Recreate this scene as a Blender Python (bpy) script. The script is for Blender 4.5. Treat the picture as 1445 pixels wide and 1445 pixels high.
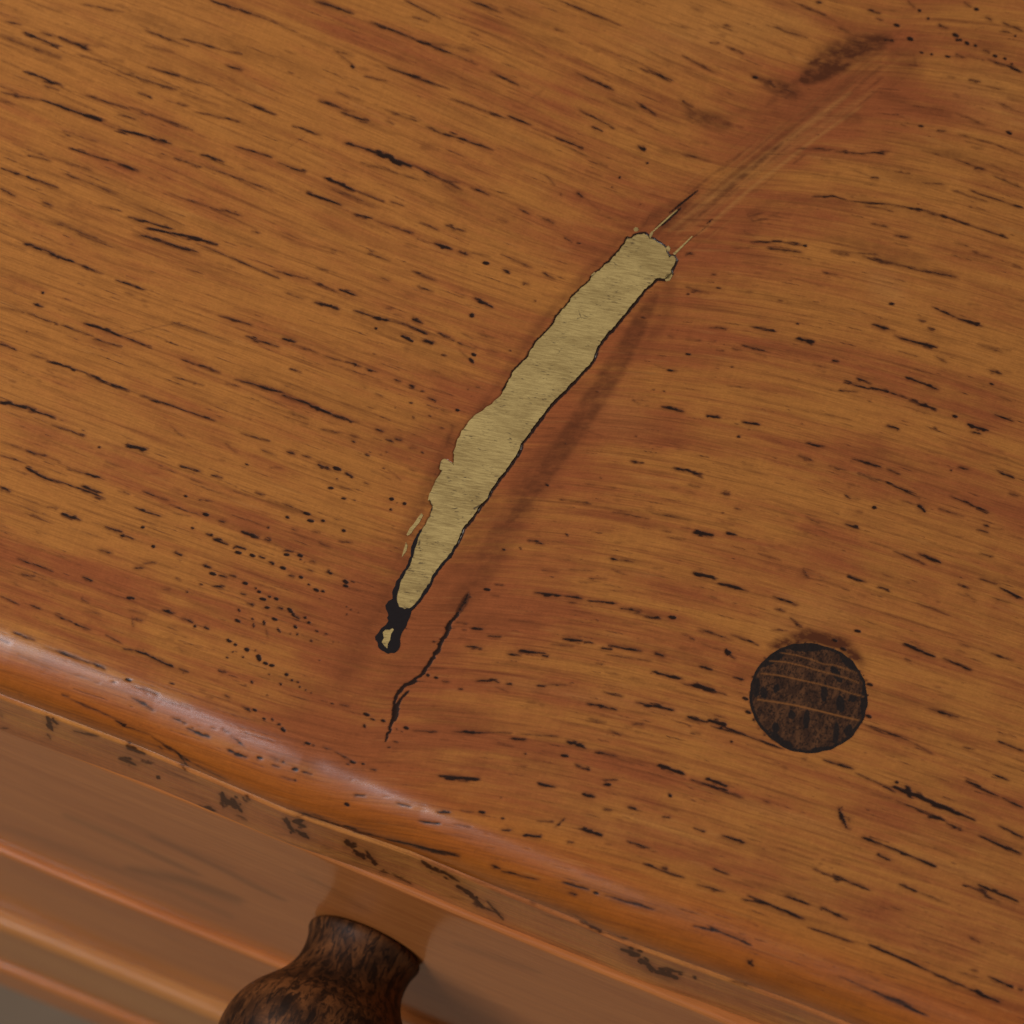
import bpy, bmesh, math
import numpy as np
rng = np.random.default_rng(7)
for o in list(bpy.data.objects): bpy.data.objects.remove(o)
scn = bpy.context.scene
COL = scn.collection
MM = 0.001

# ------------------------------------------------------------------ camera
TH = math.radians(23.2); EL = math.radians(68.5); DIST = 0.9; FPX = 8.3*900; CX = 722.5
_R = np.array([math.cos(TH), math.sin(TH), 0.0])
_H = np.array([-math.sin(TH), math.cos(TH), 0.0])
_Z = np.array([0, 0, 1.0])
_F = math.cos(EL)*_H - math.sin(EL)*_Z
_U = math.sin(EL)*_H + math.cos(EL)*_Z
_P = -DIST*_F
from mathutils import Matrix, Vector
cd = bpy.data.cameras.new("camera"); cam = bpy.data.objects.new("camera", cd); COL.objects.link(cam)
m = Matrix.Identity(4)
for i in range(3):
    m[i][0] = _R[i]; m[i][1] = _U[i]; m[i][2] = -_F[i]; m[i][3] = _P[i]
cam.matrix_world = m
cd.sensor_width = 36.0; cd.lens = 36.0*FPX/1445.0
cd.clip_start = 0.05; cd.clip_end = 50
cd.dof.use_dof = True; cd.dof.focus_distance = DIST+0.004; cd.dof.aperture_fstop = 18.0
scn.camera = cam
scn.render.resolution_x = 1024; scn.render.resolution_y = 1024

# ------------------------------------------------------------------ light
w = bpy.data.worlds.new("World"); scn.world = w; w.use_nodes = True
w.node_tree.nodes["Background"].inputs[0].default_value = (0.95, 0.97, 1.0, 1)
w.node_tree.nodes["Background"].inputs[1].default_value = 0.08

def area(name, loc, target, sx, sy, power, col):
    l = bpy.data.lights.new(name, 'AREA'); l.shape = 'RECTANGLE'; l.size = sx; l.size_y = sy
    l.energy = power; l.color = col
    o = bpy.data.objects.new(name, l); COL.objects.link(o)
    o.location = loc
    o.rotation_euler = (Vector(target)-Vector(loc)).to_track_quat('-Z', 'Y').to_euler()
    return o
area("window_light", (-0.62, -0.80, 1.36), (0, 0, 1.36), 0.36, 1.6, 24.5, (0.86, 0.92, 1.0))
area("side_light", (-0.78, 0.02, 0.58), (0, 0, 0), 0.5, 0.5, 5.0, (1.0, 0.93, 0.84))  # fill lamp, added so brightness falls off from left to right

scn.view_settings.view_transform = 'Standard'; scn.view_settings.look = 'None'
scn.view_settings.exposure = -0.07; scn.view_settings.gamma = 1.0
scn.view_settings.use_curve_mapping = False

# ------------------------------------------------------------------ geometry helpers (mm)
def proj(x, y, z):
    """table millimetres -> survey coordinates used for all measured marks"""
    dx = x*MM-_P[0]; dy = y*MM-_P[1]; dz = z*MM-_P[2]
    d = dx*_F[0]+dy*_F[1]+dz*_F[2]
    return (CX+FPX*(dx*_R[0]+dy*_R[1]+dz*_R[2])/d, CX-FPX*(dx*_U[0]+dy*_U[1]+dz*_U[2])/d)
def _ray(px, py): return _F+_R*(px-CX)/FPX-_U*(py-CX)/FPX
def onz(px, py, z=0.0):
    d = _ray(px, py); return (_P+(z*MM-_P[2])/d[2]*d)/MM
def ony(px, py, y):
    d = _ray(px, py); return (_P+(y*MM-_P[1])/d[1]*d)/MM

# ------------------------------------------------------------------ measured marks of the wood
OFF = 60; N = 1445+2*OFF
def smooth(a, b, x):
    t = np.clip((x-a)/(b-a), 0, 1); return t*t*(3-2*t)
def paint(field, pts, wd, val, soft=1.0, taper=True, mode='max', expo=1.0):
    """lay one mark of width wd along the polyline pts into field"""
    pts = np.array(pts, float).reshape(-1, 2)+OFF
    r = wd*0.5+soft*2+1
    x0 = int(max(0, pts[:, 0].min()-r-2)); x1 = int(min(N, pts[:, 0].max()+r+3))
    y0 = int(max(0, pts[:, 1].min()-r-2)); y1 = int(min(N, pts[:, 1].max()+r+3))
    if x1 <= x0 or y1 <= y0: return
    X, Y = np.meshgrid(np.arange(x0, x1), np.arange(y0, y1))
    seg = np.sqrt(((pts[1:]-pts[:-1])**2).sum(1)); tot = max(seg.sum(), 1e-3); acc = 0
    best = np.full(X.shape, 1e9)
    for k in range(len(seg)):
        a = pts[k]; d = pts[k+1]-a; L2 = max(d@d, 1e-6)
        t = np.clip(((X-a[0])*d[0]+(Y-a[1])*d[1])/L2, 0, 1)
        dist = np.hypot(X-a[0]-t*d[0], Y-a[1]-t*d[1])
        s = (acc+t*seg[k])/tot
        hw = wd*0.5*((0.35+0.65*np.sqrt(np.clip(1-(2*s-1)**2, 0, 1))) if taper else 1.0)
        best = np.minimum(best, dist-hw); acc += seg[k]
    v = val*(1-smooth(-soft, soft, best))
    sl = field[y0:y1, x0:x1]
    if mode == 'max': np.maximum(sl, v, out=sl)
    else: sl += v
def fillpoly(field, poly, val=1.0):
    poly = np.array(poly, float)+OFF
    x0, y0 = np.floor(poly.min(0)).astype(int)-1; x1, y1 = np.ceil(poly.max(0)).astype(int)+2
    X, Y = np.meshgrid(np.arange(x0, x1), np.arange(y0, y1)); ins = np.zeros(X.shape, bool)
    for k in range(len(poly)):
        xa, ya = poly[k]; xb, yb = poly[(k+1) % len(poly)]
        if ya == yb: continue
        c = ((ya > Y) != (yb > Y)) & (X < (xb-xa)*(Y-ya)/(yb-ya)+xa); ins ^= c
    sl = field[y0:y1, x0:x1]; sl[ins] = val
def blur(f, n=1):
    for _ in range(n):
        f = (np.roll(f, 1, 0)+2*f+np.roll(f, -1, 0))/4; f = (np.roll(f, 1, 1)+2*f+np.roll(f, -1, 1))/4
    return f
def sample(f, px, py, default=0.0):
    x = np.asarray(px)+OFF; y = np.asarray(py)+OFF
    ok = (x > 0) & (y > 0) & (x < N-2) & (y < N-2)
    x = np.clip(x, 0, N-2.001); y = np.clip(y, 0, N-2.001)
    i = x.astype(int); j = y.astype(int); a = x-i; b = y-j
    v = f[j, i]*(1-a)*(1-b)+f[j, i+1]*a*(1-b)+f[j+1, i]*(1-a)*b+f[j+1, i+1]*a*b
    return np.where(ok, v, default)

# every entry: x0 y0 x1 y1 width darkness (measured on enlargements: origin and scale of each)
SHEETS = []
def sheet(ox, oy, s, txt): SHEETS.append((ox, oy, s, txt))
sheet(0, 0, 2.89, """
170 405 415 492 14 1;0 372 170 410 9 .7;0 405 60 425 6 .6;415 500 490 530 6 .6;480 525 700 585 14 .95;0 240 100 285 6 .5;100 290 260 350 12 .9;
180 345 240 365 8 .8;20 85 90 100 8 .8;90 130 240 190 10 .9;165 130 220 145 8 .8;240 150 375 205 10 .9;300 170 410 190 8 .5;0 145 250 235 20 .4;
330 15 510 50 8 .6;150 15 260 50 7 .5;590 120 770 190 9 .75;590 185 710 215 8 .6;740 155 985 225 8 .7;860 0 1110 85 9 .8;1110 85 1220 135 6 .7;
1220 140 1445 220 5 .5;1280 0 1445 55 12 .85;920 265 990 285 10 .9;1170 290 1205 300 6 .7;600 270 860 350 7 .85;860 350 960 400 5 .6;960 400 1125 468 9 .8;
480 290 710 365 18 .55;560 375 620 400 9 .9;740 380 900 430 6 .5;350 385 530 445 8 .8;530 440 790 530 8 .7;480 465 555 485 7 .9;310 220 480 265 6 .6;
720 420 770 432 8 .8;800 455 1000 500 7 .65;920 480 975 497 7 .9;1190 510 1310 550 8 .85;1410 580 1445 595 12 .9;960 595 1110 640 8 .95;815 628 915 660 11 1;
750 610 800 620 6 .6;710 640 820 680 8 .8;820 670 1120 780 14 .5;1130 660 1250 700 8 .85;1320 720 1445 775 13 .95;1250 785 1395 835 13 .95;1350 770 1445 800 6 .6;
280 600 460 655 8 .9;460 655 570 700 10 .8;480 670 550 685 9 .8;600 720 660 745 5 .6;50 580 200 640 5 .5;110 630 210 655 9 .7;210 640 380 695 6 .6;
0 600 110 640 5 .5;0 683 100 715 8 .85;100 715 240 765 9 .9;0 765 65 800 12 .8;170 820 220 840 11 .9;220 840 300 865 5 .4;250 700 490 795 9 .6;
400 835 500 860 6 .7;520 880 700 935 11 .9;600 925 890 995 13 .95;570 955 800 1025 20 .7;230 900 440 995 18 .45;150 885 300 930 8 .5;680 785 920 865 6 .7;
900 850 990 880 8 .8;860 850 1050 935 4 .7;1025 940 1065 950 6 .8;800 990 1140 1135 7 .75;1110 1100 1270 1140 8 .7;1270 1145 1380 1190 6 .9;
1390 1180 1445 1205 8 .9;1160 1190 1240 1220 7 .7;1280 1230 1385 1260 16 .65;1300 1235 1345 1250 8 .9;100 990 220 1030 11 .95;200 1030 310 1070 16 .9;
310 1070 420 1115 9 .8;470 1140 600 1180 9 .85;510 1190 550 1205 6 .7;0 980 110 1020 6 .5;760 1095 830 1115 8 .6;1300 1000 1410 1030 5 .6;
135 1235 180 1250 9 1;172 1188 178 1196 13 .7;107 1349 110 1351 8 .8;110 1275 240 1320 7 .9;240 1320 380 1370 7 .85;340 1315 500 1370 14 .95;
500 1370 620 1420 10 .9;380 1380 500 1415 9 .8;500 1362 740 1312 4 -.45;890 1285 1030 1325 10 .85;700 1310 950 1395 7 .6;1000 1370 1140 1415 10 .85;
1150 1380 1210 1395 14 1;1190 1400 1300 1440 6 .8;0 1250 110 1275 6 .6;0 1400 60 1425 8 .8;1170 605 1250 550 4 -.4;250 530 400 580 16 .4;
1370 370 1430 400 8 .6;1300 400 1400 440 10 .5;1360 200 1445 230 6 .6;1430 265 1445 275 8 .8""")
sheet(450, 0, 2.89, """
350 0 500 75 9 .8;20 10 150 55 8 .6;210 88 410 165 9 .9;410 165 560 225 11 .9;560 225 650 265 8 .8;450 170 640 215 20 .35;380 65 450 90 8 .8;
610 0 750 55 9 .8;760 35 850 80 5 .6;980 0 1240 105 6 .9;960 115 1000 130 5 .7;700 290 820 350 9 .85;1050 295 1205 365 9 .85;1310 275 1440 335 8 .85;
1290 410 1380 465 6 .85;1060 445 1205 520 9 .8;1110 515 1160 535 12 .8;1250 515 1300 540 6 .5;60 200 150 275 7 .6;180 310 280 330 8 .6;280 275 540 365 9 .85;
360 300 420 315 10 .7;540 400 780 490 8 .65;770 470 870 510 12 .95;870 520 970 560 5 .7;960 555 1080 605 9 .9;1000 590 1100 640 5 .7;75 375 180 410 8 .4;
0 410 130 455 10 .7;90 455 210 495 18 .7;270 445 400 495 8 .7;270 490 310 505 7 .7;440 515 540 560 14 .65;520 545 710 610 9 .9;170 660 410 730 7 .7;
105 580 240 620 12 .9;230 615 380 680 24 .95;380 670 580 770 10 .85;480 725 580 745 8 .7;500 745 560 785 6 .6;620 765 700 795 8 .8;20 720 150 780 14 1;
150 775 270 825 9 .9;0 800 90 835 13 .9;290 820 350 840 8 .8;90 790 240 850 12 .4;140 870 220 890 13 .9;220 895 360 945 9 .65;340 935 390 950 9 .8;
410 905 490 940 9 .8;515 915 600 945 10 .8;470 990 540 1015 18 1;570 1025 610 1040 14 .9;200 1030 290 1065 8 .8;620 1030 700 1045 7 .5;740 1035 870 1090 8 .65;
670 1070 695 1075 12 .8;750 1100 780 1110 14 .9;910 1110 965 1140 8 .8;830 1150 860 1160 10 .7;380 1105 480 1145 8 .8;400 1165 470 1190 12 .7;250 1130 290 1145 16 .5;
0 1155 70 1190 8 .8;80 1180 160 1205 9 .9;0 1235 80 1255 16 .6;140 1265 300 1310 9 .75;220 1295 280 1305 10 .8;380 1295 420 1310 10 .8;300 1305 450 1360 8 .7;
340 1365 385 1390 17 1;430 1385 470 1398 14 .8;635 1215 710 1255 12 1;620 1280 630 1290 16 .9;480 1355 560 1390 8 .7;650 1360 720 1380 7 .5;570 1400 640 1425 8 .6;
1140 660 1180 680 6 .6;1335 660 1345 665 7 .8;1225 720 1230 726 9 .9;1195 760 1200 765 7 .6;920 710 965 755 6 .7;985 785 990 800 6 .5;1050 785 1080 805 12 .9;
1080 805 1150 860 4 .4;815 850 860 875 9 .85;910 890 965 912 8 .85;1000 965 1035 990 8 .8;1050 990 1070 993 6 .6;730 895 770 905 9 .5;1300 590 1330 615 12 .95;
1310 830 1312 834 6 .7;880 1225 885 1230 12 .5;950 150 1030 175 5 .4;750 255 820 280 5 .4;150 490 250 510 18 .3;1340 200 1445 260 12 .35;800 160 930 240 12 .3;
840 425 920 360 7 .3;1180 400 1300 445 6 .5""")
sheet(900, 0, 2.651, """
120 85 190 105 6 .6;200 25 250 45 6 .6;320 90 345 98 8 .8;480 90 640 140 7 .7;570 0 740 75 7 .7;860 35 910 50 12 .8;890 65 920 75 8 .7;960 90 980 96 8 .8;
665 5 690 10 14 .8;750 100 800 125 6 .6;270 155 310 165 7 .7;330 170 400 200 7 .7;560 190 590 215 6 .5;165 205 290 270 7 .7;30 250 130 300 8 .8;430 285 450 290 12 .7;
480 300 520 325 24 .6;520 320 600 350 20 .4;0 385 70 430 8 .8;165 375 210 400 11 .8;190 430 240 460 18 .4;330 340 370 360 14 .4;5 545 30 562 14 .9;
160 575 240 590 16 .5;200 460 270 430 6 .4;
1010 0 1040 30 7 .7;1050 35 1060 40 9 .8;1085 65 1090 70 10 .8;1125 90 1160 105 9 .8;1180 125 1200 135 12 .9;1205 145 1212 150 8 .8;1225 155 1240 165 11 .8;
1190 145 1200 150 8 .7;1260 165 1268 172 8 .8;1290 185 1320 195 11 .8;1330 205 1345 210 9 .8;1370 215 1380 220 8 .8;1395 235 1405 240 8 .6;1410 130 1416 134 10 .7;
1220 5 1250 25 7 .8;1260 30 1275 35 10 .8;1300 60 1325 75 8 .8;1365 80 1400 100 9 .8;1400 95 1445 118 11 .8;1360 115 1390 118 8 .6;
920 145 960 155 18 .7;1010 140 1030 148 16 .8;1055 193 1070 197 7 .7;1095 200 1105 203 7 .7;1150 207 1170 212 7 .7;1190 200 1230 215 7 .7;1230 205 1300 222 6 .6;
1310 220 1445 270 8 .9;1240 295 1285 305 9 .8;1160 285 1190 290 6 .6;1300 320 1370 335 6 .6;1090 400 1150 412 7 .6;1180 350 1205 360 6 .6;1350 385 1410 410 8 .6;
1190 420 1300 470 7 .6;1120 485 1155 490 8 .8;1380 490 1400 500 9 .8;980 460 1010 475 8 .5;1050 468 1070 472 8 .6;1200 500 1350 540 7 .6;1350 540 1445 580 7 .7;
590 555 740 558 8 .6;740 565 830 572 9 .8;830 575 940 565 7 .8;890 570 925 575 9 .9;1060 560 1180 590 5 .6;1180 590 1300 635 6 .7;1260 628 1300 632 9 .9;1320 610 1380 645 6 .6;
940 590 1010 600 5 .4;800 630 870 660 6 .6;870 662 905 668 13 .7;960 640 1020 650 10 .6;1330 655 1445 705 8 .7;1060 680 1150 690 7 .7;1180 710 1310 755 10 .6;
1240 710 1445 780 7 .85;
650 735 740 733 10 .8;740 735 780 745 7 .8;780 750 960 765 9 .8;960 765 1130 800 8 .85;1130 800 1250 845 9 .9;1250 845 1385 888 7 .9;410 810 470 795 7 .7;
490 805 530 795 5 .5;430 825 490 818 5 .6;550 770 600 735 5 .4;850 770 960 790 8 .6;870 835 940 850 8 .7;960 880 1025 888 9 .7;1185 905 1240 920 7 .6;
1250 940 1330 965 8 .6;430 905 540 903 7 .7;540 905 635 918 7 .8;480 925 600 940 9 .6;350 920 430 930 5 .4;725 935 900 955 7 .6;840 955 940 990 14 .55;
860 960 1050 1010 9 .7;1050 1010 1200 1035 9 .75;1400 990 1445 1005 7 .6;690 1015 750 1028 6 .7;180 1070 270 1098 6 .6;200 1085 240 1095 9 .6;180 945 210 950 8 .8;
1100 1145 1200 1190 9 .9;1200 1190 1290 1220 10 .9;1230 1135 1280 1140 6 .5;940 1135 960 1138 9 .6;1050 1195 1080 1202 9 .8;1085 1225 1115 1232 12 .7;
880 1212 940 1228 13 .95;420 1220 500 1235 8 .8;290 1222 330 1228 6 .7;600 1265 660 1280 9 .95;390 1290 500 1318 8 .8;960 1255 1110 1300 10 .85;1060 1285 1110 1295 12 .9;
180 1270 240 1275 5 .5;1270 1285 1400 1310 6 .5;60 1250 100 1255 5 .4""")
sheet(0, 450, 2.89, """
0 90 70 130 7 .8;120 140 200 165 7 .7;190 168 360 220 10 .9;350 225 530 298 10 .95;570 312 740 365 8 .9;740 368 880 415 9 .9;0 170 80 200 5 .4;
740 165 800 185 10 .95;800 185 900 220 10 .9;700 235 830 270 7 .75;960 245 1150 300 10 .95;1150 310 1270 350 9 .95;1260 350 1350 385 15 1;1350 385 1440 420 9 .95;
920 262 980 275 9 .6;1180 200 1230 218 8 .8;980 465 1100 500 7 .8;1190 385 1260 410 9 .6;1230 420 1260 430 12 .5;1310 450 1400 465 7 .6;
0 335 110 365 15 1;90 350 150 370 9 .9;110 365 230 402 10 1;210 430 350 480 7 .85;370 490 450 510 5 .4;400 520 412 524 6 .8;
510 512 600 535 16 1;520 520 570 525 12 1;560 540 610 550 5 .5;330 450 350 455 5 .4;690 430 760 490 14 .4;640 440 740 480 12 .3;
0 500 190 560 6 .6;100 532 190 560 9 .9;190 560 250 585 5 .7;270 610 350 630 7 .7;345 630 410 645 14 1;300 615 430 655 6 .7;430 580 510 608 5 .7;
650 600 880 690 4 .6;730 595 820 622 10 .95;860 635 910 650 8 .95;600 630 650 630 5 .4;1040 705 1085 718 9 .9;1085 735 1140 750 6 .6;1150 750 1200 768 6 .8;
915 505 940 520 6 .7;930 520 970 545 7 .6;1060 530 1130 560 7 .7;1170 540 1205 552 10 .9;1230 555 1270 565 9 .8;1100 605 1150 608 6 .6;1000 590 1015 596 7 .6;
1295 595 1340 610 16 .7;1360 605 1385 612 14 .9;1405 625 1445 645 12 .8;1200 770 1250 795 6 .7;890 570 920 580 6 .6;
0 555 110 590 6 .85;105 605 210 660 15 1;200 650 320 690 8 .95;310 685 430 735 11 1;330 680 420 710 12 1;0 685 45 705 11 1;
480 700 530 715 6 .7;580 700 640 725 8 .9;640 725 690 740 8 .8;550 722 720 790 5 .5;550 768 660 805 11 .95;700 790 780 805 4 .6;830 795 850 800 12 .95;
890 822 920 830 10 .9;780 850 792 855 8 .8;750 720 765 724 7 .7;810 735 870 745 7 .8;575 848 590 850 9 .7;0 700 200 770 6 .5;190 765 240 772 6 .7;
250 795 330 820 14 1;100 790 220 835 7 .7;270 805 310 810 10 1;280 850 440 900 4 .6;430 848 500 870 12 1;490 880 550 900 11 .95;550 900 610 920 4 .5;
620 925 632 930 10 .9;710 950 745 965 13 1;400 940 460 955 9 .75;140 865 170 880 8 .4;
840 875 870 885 9 1;870 900 935 920 13 1;985 870 1060 890 11 1;1020 885 1060 895 10 .9;1080 895 1105 905 11 1;955 925 1005 940 14 1;960 950 985 955 10 1;
1020 960 1040 968 9 1;1055 968 1085 975 10 1;1095 990 1120 998 14 1;1145 1012 1165 1018 13 1;1240 790 1265 796 9 .95;1255 820 1280 825 9 .9;1310 820 1325 825 8 .9;
1165 805 1180 812 8 .8;1090 848 1100 852 8 .7;1155 945 1200 950 11 .95;1160 960 1180 962 9 .9;1215 960 1235 968 12 1;1225 980 1230 982 7 .9;1265 985 1290 995 8 .9;
1175 1045 1205 1050 10 .9;1220 1050 1235 1055 9 .9;1330 1030 1360 1038 13 .95;1400 1065 1420 1075 11 .9;1400 1085 1420 1090 10 .8;1255 1080 1265 1085 7 .8;1280 1100 1300 1110 9 .9;
1310 1108 1325 1112 8 .8;1250 1020 1280 1030 9 .7;1395 860 1410 865 9 .8;1300 910 1350 930 12 .6;1380 905 1440 912 7 .7;1190 855 1220 862 8 .6;1270 865 1310 870 7 .7;
825 1002 865 1015 12 1;855 1035 880 1042 10 .9;890 1045 930 1055 9 .95;935 1045 965 1052 11 1;865 1090 920 1090 12 .95;990 1075 1010 1080 10 .95;980 1118 1010 1125 9 .9;
1040 1095 1045 1100 7 .9;1050 1110 1065 1115 8 .9;1060 1140 1085 1145 9 .95;1095 1130 1105 1135 7 .9;1120 1138 1135 1145 11 1;1080 1175 1100 1178 8 .9;1130 1175 1155 1185 11 1;
1175 1180 1190 1195 14 1;1190 1205 1225 1220 12 1;1240 1215 1250 1220 9 1;1255 1235 1265 1240 9 .95;1005 1160 1040 1165 9 .9;970 1180 980 1195 6 .8;960 1225 980 1235 8 .9;
1025 1220 1035 1225 6 .8;1035 1240 1035 1260 5 .8;1075 1230 1080 1250 7 .9;1085 1260 1095 1300 6 .8;1110 1220 1130 1228 9 .9;1130 1260 1145 1280 6 .8;1200 1250 1210 1260 10 .9;
1210 1280 1215 1290 7 .8;1265 1310 1275 1315 6 .6;1285 1270 1300 1275 7 .7;1180 1280 1190 1285 5 .6;
545 1015 590 1015 13 .7;580 1000 640 990 7 .7;715 1055 740 1070 7 .7;810 1080 830 1085 6 .5;760 1110 765 1115 8 .7;660 1105 700 1100 14 .5;
70 975 130 1000 8 .95;130 1000 215 1028 9 .85;85 1040 145 1050 15 .65;50 1070 80 1090 12 .45;335 1050 380 1070 11 .95;0 1130 80 1165 7 .85;120 1165 170 1185 8 .9;
515 1135 550 1140 20 1;330 1140 370 1160 18 .45;340 1190 410 1205 12 .4;225 1205 300 1240 8 .9;300 1240 370 1268 8 .95;525 1185 600 1205 6 .5;540 1215 545 1255 8 .7;
545 1220 585 1230 7 .8;660 1185 715 1200 12 1;740 1218 790 1235 9 .9;790 1250 800 1256 8 .8;830 1255 855 1265 13 1;925 1305 935 1312 8 .9;955 1325 965 1330 9 .9;1000 1345 1012 1355 9 .9;
1050 1370 1060 1375 10 .95;1050 1385 1065 1390 8 .9;1080 1400 1090 1405 7 .9;1100 1410 1112 1416 8 .9;960 1355 965 1358 6 .7;1040 1350 1045 1352 6 .7;1300 1390 1305 1392 5 .5;
50 1275 145 1312 8 .95;0 1305 40 1325 6 .8;430 1285 500 1325 7 .85;500 1345 550 1350 8 .85;550 1350 610 1370 16 1;600 1370 710 1420 12 .95;730 1425 770 1440 10 .95;
230 1350 330 1395 7 .85;380 1405 430 1430 9 .95;250 1360 290 1372 8 .8;680 1300 710 1310 8 .4;730 1330 745 1360 12 .4;890 1435 930 1440 10 .6;
640 1290 700 1280 5 .3;310 1340 400 1380 6 .4;1240 990 1245 995 5 .5""")
sheet(440, 420, 4.8167, """
10 30 190 72 18 .85;110 85 190 115 12 .35;300 90 430 130 12 .85;430 130 520 158 24 1;520 155 600 180 10 .7;500 68 550 80 14 .7;555 105 620 125 9 .6;430 205 445 210 14 .9;
620 260 690 300 26 1;750 290 830 310 22 .95;680 145 760 175 16 .95;660 200 790 245 16 .9;600 150 700 200 7 .6;860 235 940 275 14 .95;990 305 1035 325 14 .9;
620 335 660 355 14 .4;70 390 230 435 9 .85;230 430 345 470 14 .95;360 475 445 505 14 .85;0 360 70 390 6 .6;100 440 220 470 7 .5;230 480 360 525 10 .75;
560 555 610 568 14 .9;660 590 705 602 20 1;650 605 740 640 7 .7;740 632 770 638 9 .6;785 675 850 700 16 .95;330 590 380 620 22 .35;430 650 490 675 16 .6;
380 740 430 755 11 .7;660 710 690 718 8 .6;565 740 572 748 9 .6;0 735 110 785 26 1;110 790 240 835 12 .85;250 835 330 850 14 .45;430 890 490 910 18 .95;
500 960 560 980 22 .9;565 955 615 970 20 .95;60 895 210 915 9 .6;260 930 320 950 14 .7;270 970 300 985 12 .5;410 955 480 970 16 .4;650 1015 720 1025 18 .5;
740 1045 765 1055 13 .5;360 1060 395 1075 16 .5;460 1060 480 1070 8 .5;500 1045 520 1050 7 .5;40 1125 130 1170 26 .8;150 1155 200 1172 24 .9;220 1190 285 1220 20 .85;
350 1250 390 1268 14 .7;400 1170 540 1235 7 .5;510 1160 610 1240 8 .6;480 1155 500 1160 8 .6;165 1228 180 1235 10 .6;110 1290 150 1295 14 .7;160 1270 290 1310 10 .55;
190 1290 270 1305 9 .6;530 1365 555 1368 20 .9;620 1395 640 1402 18 .9;575 1390 582 1396 9 .6;200 1360 235 1368 16 .55;280 1370 300 1378 10 .5;530 1435 545 1440 16 .7;
980 758 1000 766 14 .95;1060 620 1066 626 9 .6;1075 118 1100 125 26 .9;1110 0 1230 65 20 1;880 385 920 395 12 .5;1000 350 1110 460 7 .6;1090 380 1115 392 16 .9;
1070 410 1100 440 18 .7;1020 240 1110 290 6 .6;1130 240 1200 280 10 .45;1190 350 1270 375 12 .5;820 490 880 510 12 .45;940 860 980 880 8 .5;870 880 905 890 10 .5;
680 800 700 820 16 .35;790 795 815 808 8 .5;1340 358 1360 364 8 .6;410 375 440 385 5 .4""")
sheet(740, 480, 4.8167, """
940 455 1040 468 20 1;1040 475 1090 490 13 .9;1235 512 1340 528 16 .95;890 170 980 200 6 .6;970 203 1040 210 10 .8;1095 92 1130 98 10 .8;1300 65 1360 72 8 .7;
660 175 700 195 9 .7;730 408 790 436 9 .6;480 345 510 355 8 .5;870 335 890 338 7 .5;940 345 960 350 8 .6;410 610 550 662 7 .5;720 822 780 832 16 .95;780 832 820 836 8 .6;
1015 868 1120 885 16 .9;1120 890 1220 940 10 .85;1100 985 1200 995 22 .4;990 998 1050 1005 14 .4;1100 1020 1160 1040 18 .4;1330 1040 1400 1035 30 .5;
140 975 170 992 8 .8;240 1080 262 1086 10 .5;400 1095 450 1115 10 .7;590 1170 650 1182 8 .5;720 1188 840 1215 10 .7;950 1180 1060 1205 12 .6;820 1155 880 1165 6 .5;
1160 1305 1240 1320 26 1;1240 1320 1290 1330 12 .8;1060 1270 1140 1285 12 .5;940 1295 1000 1305 18 .45;1370 1300 1430 1316 14 .9;30 1360 130 1382 10 .85;
280 1310 296 1335 12 .45;755 648 762 656 12 .7;515 930 525 940 12 .4;270 700 290 710 8 .5;240 755 430 765 8 .35;1380 1205 1440 1225 10 .5;1340 1170 1360 1175 10 .5""")
sheet(900, 280, 4.8167, """
480 878 560 880 8 .8;560 878 605 888 12 .9;760 868 860 888 10 .8;860 888 940 905 16 .9;1085 945 1200 975 18 1;390 962 435 965 8 .7;480 967 535 972 8 .7;
710 992 800 1020 9 .8;800 1020 900 1042 6 .6;640 1020 715 1030 8 .6;530 1028 585 1032 8 .5;790 1052 880 1075 10 .5;325 1055 365 1062 9 .8;
120 1135 200 1160 7 .6;200 1165 240 1172 10 .8;1320 1098 1370 1106 18 .85;1300 1105 1380 1125 16 .3;1190 1125 1300 1155 7 .6;1370 1305 1445 1312 14 .9;
1400 1245 1445 1258 12 .9;160 1418 250 1424 14 .95;610 1272 760 1290 7 .6;630 1142 655 1146 8 .6;1075 848 1100 852 8 .7;1080 820 1160 835 6 .4;
20 805 60 815 10 .6;200 930 245 942 12 .6;390 625 470 640 12 .45;330 645 355 652 9 .6;740 628 790 634 10 .6;530 605 570 608 8 .5;500 515 540 516 8 .5;
1060 540 1200 580 6 .5;1200 580 1270 600 8 .5;1260 500 1310 518 10 .7;1310 518 1400 545 6 .5;950 690 990 696 7 .5;810 420 900 428 8 .4;320 378 390 380 12 .7;
760 292 1000 295 12 .8;1000 295 1110 305 9 .8;1130 318 1150 322 16 .8;650 335 760 335 8 .6;880 335 1120 365 14 .7;1310 358 1440 388 9 .8;720 215 800 260 40 .3;
750 135 800 150 8 .6;800 148 885 135 9 .7;740 105 790 95 8 .5""")
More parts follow.
